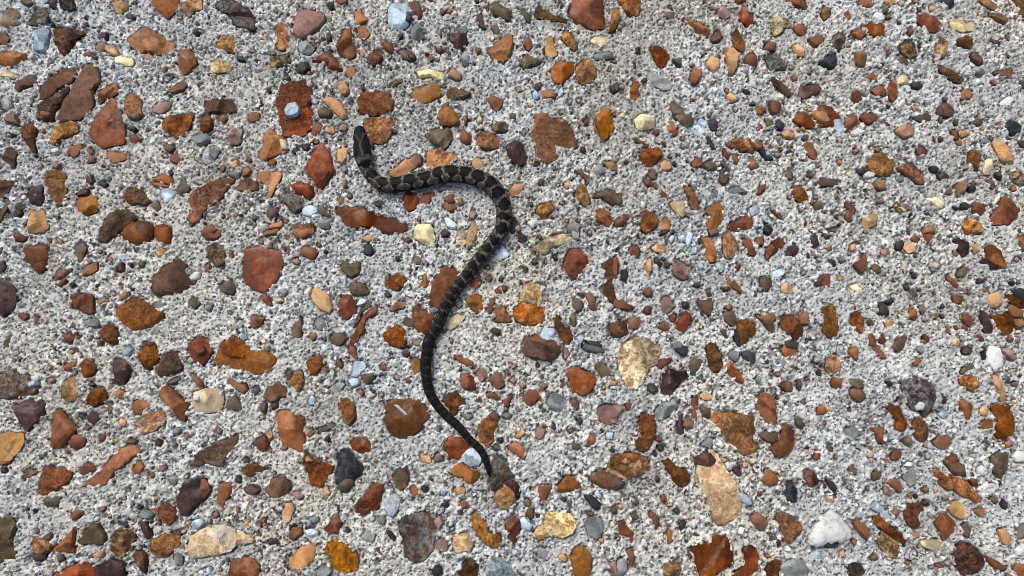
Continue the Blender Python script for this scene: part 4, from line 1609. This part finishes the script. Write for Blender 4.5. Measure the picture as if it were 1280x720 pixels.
def stone_body(o, code, seed, fine=True):
    """outline -> (verts in u, triangles): a domed, faceted top, a rim and a skirt buried in the paste"""
    rnd_ = random.Random(seed * 13 + 1)
    n = len(o)
    area = poly_area(o)
    bb = o.max(0) - o.min(0)
    sp = max(1.9, math.sqrt(area / (64 if fine else 10)))
    t = np.roll(o, -1, axis=0) - np.roll(o, 1, axis=0)
    inn = np.stack([-t[:, 1], t[:, 0]], 1) / np.maximum(np.linalg.norm(t, axis=1), 1e-6)[:, None]
    ins = min(1.5, 0.16 * math.sqrt(area))
    pts = [tuple(p) for p in o]
    cand = list(o + inn * ins)
    y = o[:, 1].min() + sp * 0.6
    row = 0
    while y < o[:, 1].max():
        x = o[:, 0].min() + (sp * 0.5 if row % 2 else 0.1)
        while x < o[:, 0].max():
            cand.append((x + rnd_.uniform(-.28, .28) * sp, y + rnd_.uniform(-.28, .28) * sp))
            x += sp
        y += sp * 0.87
        row += 1
    cand = np.array(cand)
    dd = edge_dist(o, cand)
    keep = dd > np.where(np.arange(len(cand)) < n, ins * 0.62, ins * 1.5)
    pts += [tuple(p) for p in cand[keep]]
    res = delaunay_2d_cdt([Vector(p) for p in pts], [(i, (i + 1) % n) for i in range(n)], [], 1, 1e-4)
    P = np.array([tuple(v_) for v_ in res[0]])
    T = [tuple(f) for f in res[2]]
    e = np.maximum(edge_dist(o, P), 0)
    e[np.abs(e) < 1e-3] = 0
    R = max(e.max(), 1.0)
    hgt = min(1.5 + R * rnd_.uniform(0.16, 0.44), 5.6)
    near = np.min(np.hypot(path_pts[:, 0] - P[:, 0].mean(), path_pts[:, 1] - P[:, 1].mean()))
    if near < 26:
        hgt = min(hgt, 2.0)
    rim = min(R * 0.7, 1.1 + rnd_.choice((0.05, 0.1, 0.2, 0.35)) * R)
    k = np.clip(e / rim, 0, 1)
    c0 = P.mean(0)
    S = max(bb.max() * 0.5, 1)
    q_ = P - c0
    ta = rnd_.uniform(0, 6.28); ts = rnd_.uniform(0, 0.35)
    tone = np.ones(len(P)) * rnd_.uniform(0.85, 1.1)
    z = hgt * (1 + ts * (q_[:, 0] * math.cos(ta) + q_[:, 1] * math.sin(ta)) / S)
    worn = code[0] in 'kw' or rnd_.random() < 0.1
    if worn:                                                     # water-worn pebble
        z = z * (1 - 0.5 * (1 - np.clip(e / R, 0, 1)) ** 2)
    else:                                                        # broken faces
        a = rnd_.uniform(0, 6.28)
        for _ in range(rnd_.choice((3, 4, 5, 6))):
            a += rnd_.uniform(0.7, 1.9)
            sl = rnd_.choice((0.12, 0.2, 0.35, 0.55, 0.8)) * rnd_.uniform(.8, 1.2)
            cut = rnd_.uniform(-0.25, 0.75) * S * (0.8 if sl > .3 else .4)
            pl = hgt - sl * (q_[:, 0] * math.cos(a) + q_[:, 1] * math.sin(a) - cut)
            pl = np.maximum(pl, 0.12 * hgt)
            tone = np.where(pl < z, rnd_.choice((0.52, 0.66, 0.8, 0.92, 1.1, 1.3)), tone)      # fresh break or weathered rind
            z = np.minimum(z, pl)
    z = z * (1 - (1 - k) ** 2.2)
    rough_ = 0.10 + (0.16 if 'm' in code or len(code) > 1 else 0.0)
    z += np.array([rnd_.gauss(0, rough_) for _ in range(len(P))]) * (0.25 + 0.06 * R) * k
    isrim = e <= 1e-6
    z = np.where(isrim, -0.15 + np.array([rnd_.uniform(-.3, .3) for _ in range(len(P))]), z)
    V = np.column_stack([P, z])
    oi = res[3]
    # buried skirt
    ring = [i for i in range(len(P)) if any(q < n for q in oi[i])]
    ring.sort(key=lambda i: min(q for q in oi[i] if q < n))
    base = len(V)
    V = np.vstack([V, np.column_stack([P[ring] * 1.0 + (c0 - P[ring]) * 0.05, np.full(len(ring), -7.0)])])
    m_ = len(ring)
    for a in range(m_):
        b = (a + 1) % m_
        T += [(ring[a], base + a, base + b), (ring[a], base + b, ring[b])]
    tone = np.concatenate([tone, np.full(m_, 0.9)])
    return V, T, tone


order = sorted(range(len(stones)), key=lambda i: -stones[i][2])
fw = {}


def visible_area(i):
    o = stones[i][1]
    return stones[i][2] if (np.abs(o[:, 0].mean()) < FX and FY0 < o[:, 1].mean() < FY1) else 0


order.sort(key=lambda i: -visible_area(i))
for i in order[:300]:
    code, o, ar = stones[i]
    V, T, tone = stone_shape(o, code, i)
    c = V[:, :2].mean(0)
    Vl = np.column_stack([V[:, :2] - c, V[:, 2]]) * PX
    me = bpy.data.meshes.new('stone')
    me.from_pydata([tuple(v_) for v_ in Vl], [], T)
    me.polygons.foreach_set('use_smooth', np.ones(len(me.polygons), bool))
    me.set_sharp_from_angle(angle=math.radians(24))
    fa = me.attributes.new('face_tone', 'FLOAT', 'POINT')
    fa.data.foreach_set('value', tone.astype(np.float32))
    me.materials.append(rock_mat(code))
    ob = bpy.data.objects.new('stone', me)
    ob.location = (c[0] * PX, c[1] * PX, 0)
    ob.parent = ground
    COL.objects.link(ob)

# the smaller aggregate, too small to pick apart singly, and what lies beyond the frame: one part
AV, AT, AC = [], [], []
base = 0


def add_joined(V, T, colr, tone=None):
    global base
    AV.append(V); AT.extend([tuple(q + base for q in t_) for t_ in T]); AC.append(np.tile(colr, (len(V), 1)) * (1 if tone is None else tone[:, None]))
    base += len(V)


def shade(code, rnd_):
    c1 = np.array(ROCK[code[0]])
    if len(code) > 1 and rnd_.random() < .8:
        f = rnd_.uniform(0.1, 0.5)
        c1 = c1 * (1 - f) + np.array(ROCK[code[1]]) * f
    return c1 * rnd_.uniform(0.8, 1.25)


rnd = random.Random(77)
for i in order[300:]:
    code, o, ar = stones[i]
    V, T, tone = stone_shape(o, code, i, fine=False)
    add_joined(V, T, shade(code, rnd), tone)
for q, (code, o, ar) in enumerate(big_outside):
    V, T, tone = stone_shape(o, code, 5000 + q, fine=False)
    add_joined(V, T, shade(code, rnd), tone)
for (code, x, y, r_, o) in fillers:
    n = len(o)
    c = np.array((x, y))
    hz = r_ * rnd.uniform(0.15, 0.55)
    t_ = np.array((rnd.gauss(0, .2), rnd.gauss(0, .2)))
    mid_ = c + (o - c) * 0.66
    V = np.vstack([np.column_stack([c + (o - c) * 1.02, np.full(n, -5.0)]),
                   np.column_stack([o, np.full(n, -0.5)]),
                   np.column_stack([mid_, hz * 0.72 + (mid_ - c) @ t_ + np.array([rnd.gauss(0, .1) for _ in range(n)])]),
                   [[c[0] + rnd.gauss(0, .2) * r_, c[1] + rnd.gauss(0, .2) * r_, hz]]])
    ccw = np.sum(o[:, 0] * np.roll(o[:, 1], -1) - np.roll(o[:, 0], -1) * o[:, 1]) > 0
    T = []
    for a in range(n):
        b = (a + 1) % n
        for lv in (0, 1):
            T.append((lv * n + a, lv * n + b, (lv + 1) * n + b, (lv + 1) * n + a))
        T.append((2 * n + a, 2 * n + b, 3 * n))
    add_joined(V, T, shade(code, rnd))
V = np.vstack(AV) * PX
me = bpy.data.meshes.new('fine_gravel')
me.from_pydata(V.tolist(), [], AT)
me.polygons.foreach_set('use_smooth', np.ones(len(me.polygons), bool))
me.set_sharp_from_angle(angle=math.radians(40))
a = me.attributes.new('tone', 'FLOAT_COLOR', 'POINT')
AC = np.vstack(AC)
a.data.foreach_set('color', np.concatenate([AC, np.ones((len(AC), 1))], 1).astype(np.float32).ravel())
me.materials.append(grit_mat)
gravel = bpy.data.objects.new('fine_gravel', me)
gravel['kind'] = 'stuff'
gravel.parent = ground
COL.objects.link(gravel)

# ------------------------------------------------------------------ the snake
NR, NA = 1300, 84
C, S, LEN = catmull(cs, NR)
cx, cy, cw = C[:, 0], C[:, 1], np.maximum(C[:, 2], 0.6)
# smooth the course a little
def smooth(a, n):
    k = np.hanning(n * 2 + 1); k /= k.sum()
    return np.convolve(np.pad(a, n, mode='reflect', reflect_type='odd'), k, mode='valid')
cx, cy = smooth(cx, 14), smooth(cy, 14)
kink = np.clip((S - 70) / 40, 0, 1) * np.clip((LEN - S) / 60, 0, 1)
cx = cx + kink * (0.7 * np.sin(S / 11.0 + 0.6) + 0.5 * np.sin(S / 5.7)); cy = cy + kink * (0.6 * np.sin(S / 9.3 + 2.0) + 0.4 * np.sin(S / 6.4 + 1))
tx_, ty_ = np.gradient(cx), np.gradient(cy)
tl = np.hypot(tx_, ty_); tx_ /= tl; ty_ /= tl
nx_, ny_ = -ty_, tx_                              # left of travel (head to tail)
HEAD = 52.0                                        # u from snout to neck
hf = np.clip(1 - S / HEAD, 0, 1)                   # 1 at the snout
hfs = hf * hf * (3 - 2 * hf)
flat = 0.86 - 0.20 * np.clip(hf * 2.2, 0, 1)       # the head is flatter than the body
half_w = cw * 0.5 * (1 + 0.018 * np.sin(S / 9.0 + 1.0) + 0.014 * np.sin(S / 23.0)) * np.where(S > 60, 0.98, 1.0)
half_h = half_w * flat
lift = 0.55 + 0.35 * np.sin(S / 31.0) + 1.0 * np.exp(-((S - 25) / 30) ** 2)   # head held a touch off the concrete
zc = half_h + lift
th = np.linspace(0, 2 * np.pi, NA, endpoint=False)  # 0 = straight up
TH, SS = np.meshgrid(th, S)
sx, cz = np.sin(TH), np.cos(TH)
pw = 0.88
X_ = np.sign(sx) * np.abs(sx) ** pw
Z_ = np.where(cz > 0, np.abs(cz) ** 0.95, -np.abs(cz) ** 0.7 * 0.92)
# scales: overlapping rows along the body
W2 = half_w[:, None]
rows = 27
g_th = TH / (2 * np.pi) * rows
pitch = np.maximum(cw, 4.0) * 0.098
g_s = np.cumsum(np.gradient(S) / pitch)[:, None] * np.ones_like(TH)
odd = np.floor(g_th) % 2
ls = (g_s + 0.5 * odd) % 1.0
lt = (g_th % 1.0) * 2 - 1
sid = (np.floor(g_s + 0.5 * odd).astype(int) * 31 + np.floor(g_th).astype(int) * 17) % 997
scl = np.clip(1 - np.abs(lt) ** 2.2, 0, 1) * np.clip(1 - np.abs(ls * 2 - 1) ** 3, 0, 1)
keel = np.exp(-(lt / 0.18) ** 2) * 0.35
onbody = np.clip((SS - HEAD * 0.92) / 8, 0, 1)
disp = (scl * 0.34 + keel * 0.08) * onbody * np.clip(W2 / 8, 0.15, 1)
# head plates: shallow grooves, brow ridges, swollen jaw
lat = np.sin(TH)
hz_ = (1 - onbody) * (cz > 0)
groove = np.exp(-(lat / 0.05) ** 2) * ((SS > 24) & (SS < 44)) + np.exp(-((SS - 24) / 1.0) ** 2) + np.exp(-((SS - 9) / 0.8) ** 2) \
    + np.exp(-((np.abs(lat) - 0.42) / 0.06) ** 2) * ((SS > 9) & (SS < 24))
disp += -0.35 * groove * hz_
brow = np.exp(-((SS - 16.5) / 4.5) ** 2) * np.exp(-((np.abs(lat) - 0.72) / 0.2) ** 2) * (cz > 0)
disp += 0.9 * brow
rx = W2 * X_ * (1 + 0 * SS) + disp * sx
rz = half_h[:, None] * Z_ + disp * cz
VX = cx[:, None] - nx_[:, None] * rx
VY = cy[:, None] - ny_[:, None] * rx
VZ = np.maximum(zc[:, None] + rz, 0.1)
# markings ---------------------------------------------------------------
roll = -0.34 * np.exp(-((S - 135) / 95) ** 2)      # the back is rolled a little to the outside of the bend
PH = np.arctan2(np.sin(TH - roll[:, None] * 1.0), np.cos(TH - roll[:, None] * 1.0))
period = np.interp(S, [0, 60, 140, 240, 330, 430, 620], [16, 16.5, 18, 17.5, 13.5, 11, 8.5])
ph = np.cumsum(np.gradient(S) / period)[:, None]
wob = 0.13 * np.sin(np.floor(ph) * 12.9898 + 1.3) + 0.09 * np.sin(PH * 3 + ph * 2.7) + 0.05 * np.sin(PH * 9 + ph * 11)
fr = (ph + wob) % 1.0
ad = np.abs(PH)
u1 = np.abs(fr - 0.5) * 2                                   # 0 = middle of a saddle, 1 = between saddles
# saddles: black, six-sided, wide on the back and narrowing down the flank
sj = ((sid * 7919) % 997) / 997.0
edge = 0.76 - 0.52 * np.clip((ad - 0.25) / 0.75, 0, 1) + 0.10 * (sj - .5)
saddle = 1 / (1 + np.exp((u1 - edge) / 0.03))
saddle *= 1 / (1 + np.exp((ad - 1.02 - 0.1 * (sj - .5)) / 0.05))
# flank blotches between the saddles, grey with a tan edge
fl = np.hypot((1 - u1) / 0.74, (ad - 1.0) / 0.46) + 0.12 * (sj - .5)
flank = 1 / (1 + np.exp((fl - 0.78) / 0.05))
rimf = np.exp(-((fl - 0.95) / 0.10) ** 2) * (0.25 + 1.0 * sj)
blk = np.array(lin(9, 9, 11)); dkb = np.array(lin(20, 18, 17)); tan_ = np.array(lin(144, 133, 114)); fgr = np.array(lin(66, 65, 66)); bel = np.array(lin(104, 86, 74))
jit = (0.55 + 0.5 * sj)[..., None]
col = np.ones(TH.shape + (3,)) * dkb
hsh = np.modf(np.abs(np.sin(np.floor(ph + wob + 0.5) * 78.233 + np.sign(PH) * 3.7)) * 43758.5)[0]
gap = ((0.45 + 0.6 * hsh) * np.exp(-((u1 - 1.0) / (0.13 + 0.12 * hsh)) ** 2))[..., None].clip(0, 1) * (0.45 + 0.8 * sj[..., None]).clip(0, 1)
col = col * (1 - gap) + np.array(lin(120, 112, 100)) * gap
col = col * (1 - saddle[..., None]) + blk * saddle[..., None]
rf = (0.9 * rimf * (ad < 1.9))[..., None]
col = col * (1 - rf) + tan_ * rf
col = col * (1 - flank[..., None]) + fgr * flank[..., None]
belly = 1 / (1 + np.exp(-(ad - 2.15) / 0.08))
col = col * (1 - belly[..., None]) + bel * belly[..., None]
col *= jit
# the tail darkens to almost plain black, the bands fading
tf = np.clip((SS - 300) / 210, 0, 0.85)[..., None]
col = col * (1 - tf) + np.array(lin(18, 18, 20)) * jit * tf
# head: black cap with a pale line down the middle and greyer cheeks
hd = np.clip((HEAD * 0.95 - SS) / 5, 0, 1)
cap = np.ones_like(col) * np.array(lin(3, 4, 6))
snout = np.clip((17 - SS) / 9, 0, 1)[..., None]
cap = cap * (1 - 0.75 * snout) + np.array(lin(20, 22, 25)) * 0.75 * snout
def line(dist, w_): return np.exp(-(dist / w_) ** 2)
pale_l = line(lat - 0.05 * np.sin(SS * 0.25), 0.06) * ((SS > 25) & (SS < 49))
pale_l = np.maximum(pale_l, 0.8 * line(np.abs(lat) - 0.10 - (25 - SS) * 0.045, 0.08) * ((SS > 15) & (SS < 25)))
pale_l = np.maximum(pale_l, 0.22 * line(np.abs(lat) - 0.80, 0.10) * ((SS > 22) & (SS < 48)))
pale_l = pale_l[..., None] * (cz > 0)[..., None]
cap = cap * (1 - 0.8 * pale_l) + np.array(lin(84, 81, 78)) * 0.8 * pale_l
cheek = (ad > 1.45)[..., None]
cap = np.where(cheek, np.array(lin(48, 46, 43)), cap)
col = col * (1 - hd[..., None]) + cap * hd[..., None]
nape = (line(SS - 50.5, 2.2) * (ad < 1.7))[..., None] * 0.8
col = col * (1 - nape) + np.array(lin(80, 75, 72)) * nape
col = np.clip(col, 0.004, 0.6)

m, nt, N, L, B = new_mat('snake_skin')
at = N.new('ShaderNodeAttribute'); at.attribute_name = 'tone'
L.new(at.outputs['Color'], B.inputs['Base Color'])
B.inputs['Roughness'].default_value = 0.5
B.inputs['Specular IOR Level'].default_value = 0.08
tc = N.new('ShaderNodeTexCoord'); nz = N.new('ShaderNodeTexNoise'); nz.inputs['Scale'].default_value = 900
L.new(tc.outputs['Object'], nz.inputs['Vector'])
mr = N.new('ShaderNodeMapRange'); mr.inputs['To Min'].default_value = 0.36; mr.inputs['To Max'].default_value = 0.66
L.new(nz.outputs['Fac'], mr.inputs['Value']); L.new(mr.outputs[0], B.inputs['Roughness'])
bp = N.new('ShaderNodeBump'); bp.inputs['Strength'].default_value = 0.15; bp.inputs['Distance'].default_value = 0.0003
L.new(nz.outputs['Fac'], bp.inputs['Height']); L.new(bp.outputs[0], B.inputs['Normal'])

org = np.array([cx[200], cy[200], 0.0])
verts = np.stack([VX, VY, VZ], -1).reshape(-1, 3) - org
i_ = np.arange(NR - 1)[:, None] * NA
k_ = np.arange(NA)[None]
quads = np.stack([i_ + k_, i_ + (k_ + 1) % NA, i_ + NA + (k_ + 1) % NA, i_ + NA + k_], -1).reshape(-1, 4)
nv = len(verts)
tip0 = np.array([[cx[0] - tx_[0] * 0.8, cy[0] - ty_[0] * 0.8, zc[0]]]) - org
tip1 = np.array([[cx[-1] + tx_[-1] * 1.5, cy[-1] + ty_[-1] * 1.5, zc[-1]]]) - org
verts = np.vstack([verts, tip0, tip1])
faces = quads.tolist()
faces += [[nv, (k + 1) % NA, k] for k in range(NA)]
lb = (NR - 1) * NA
faces += [[nv + 1, lb + k, lb + (k + 1) % NA] for k in range(NA)]
me = bpy.data.meshes.new('snake')
me.from_pydata((verts * PX).tolist(), [], faces)
me.polygons.foreach_set('use_smooth', np.ones(len(me.polygons), bool))
colv = np.vstack([col.reshape(-1, 3), col[0, 0][None], col[-1, 0][None]])
a = me.attributes.new('tone', 'FLOAT_COLOR', 'POINT')
a.data.foreach_set('color', np.concatenate([colv, np.ones((len(colv), 1))], 1).astype(np.float32).ravel())
me.materials.append(m)
import bmesh
bm = bmesh.new(); bm.from_mesh(me); bmesh.ops.recalc_face_normals(bm, faces=bm.faces); bm.to_mesh(me); bm.free()
snake = bpy.data.objects.new('snake', me)
snake.location = tuple(org * PX)
snake['label'] = 'small black snake with grey-brown crossbands lying in an S curve on the concrete'
snake['category'] = 'snake'
COL.objects.link(snake)

# eyes, set in the sides of the head
me_eye, nt, N, L, B = new_mat('eye_gloss')
B.inputs['Base Color'].default_value = (*lin(34, 28, 24), 1)
B.inputs['Roughness'].default_value = 0.08
eye_mesh = bpy.data.meshes.new('eye')
bm = bmesh.new()
bmesh.ops.create_uvsphere(bm, u_segments=16, v_segments=10, radius=1.9 * PX)
for f in bm.faces: f.smooth = True
bm.to_mesh(eye_mesh); bm.free()
eye_mesh.materials.append(me_eye)
ie = int(np.argmin(np.abs(S - 16.5)))
for sgn in (-1, 1):
    e = bpy.data.objects.new('eye', eye_mesh)
    off = half_w[ie] * 0.84 * sgn
    p = np.array([cx[ie] + nx_[ie] * off, cy[ie] + ny_[ie] * off, zc[ie] + half_h[ie] * 0.42]) - org
    e.parent = snake
    e.location = tuple(p * PX)
    COL.objects.link(e)
print('stones', len(stones), 'outside', len(big_outside), 'fillers', len(fillers), 'snake length mm', LEN * PX * 1000)
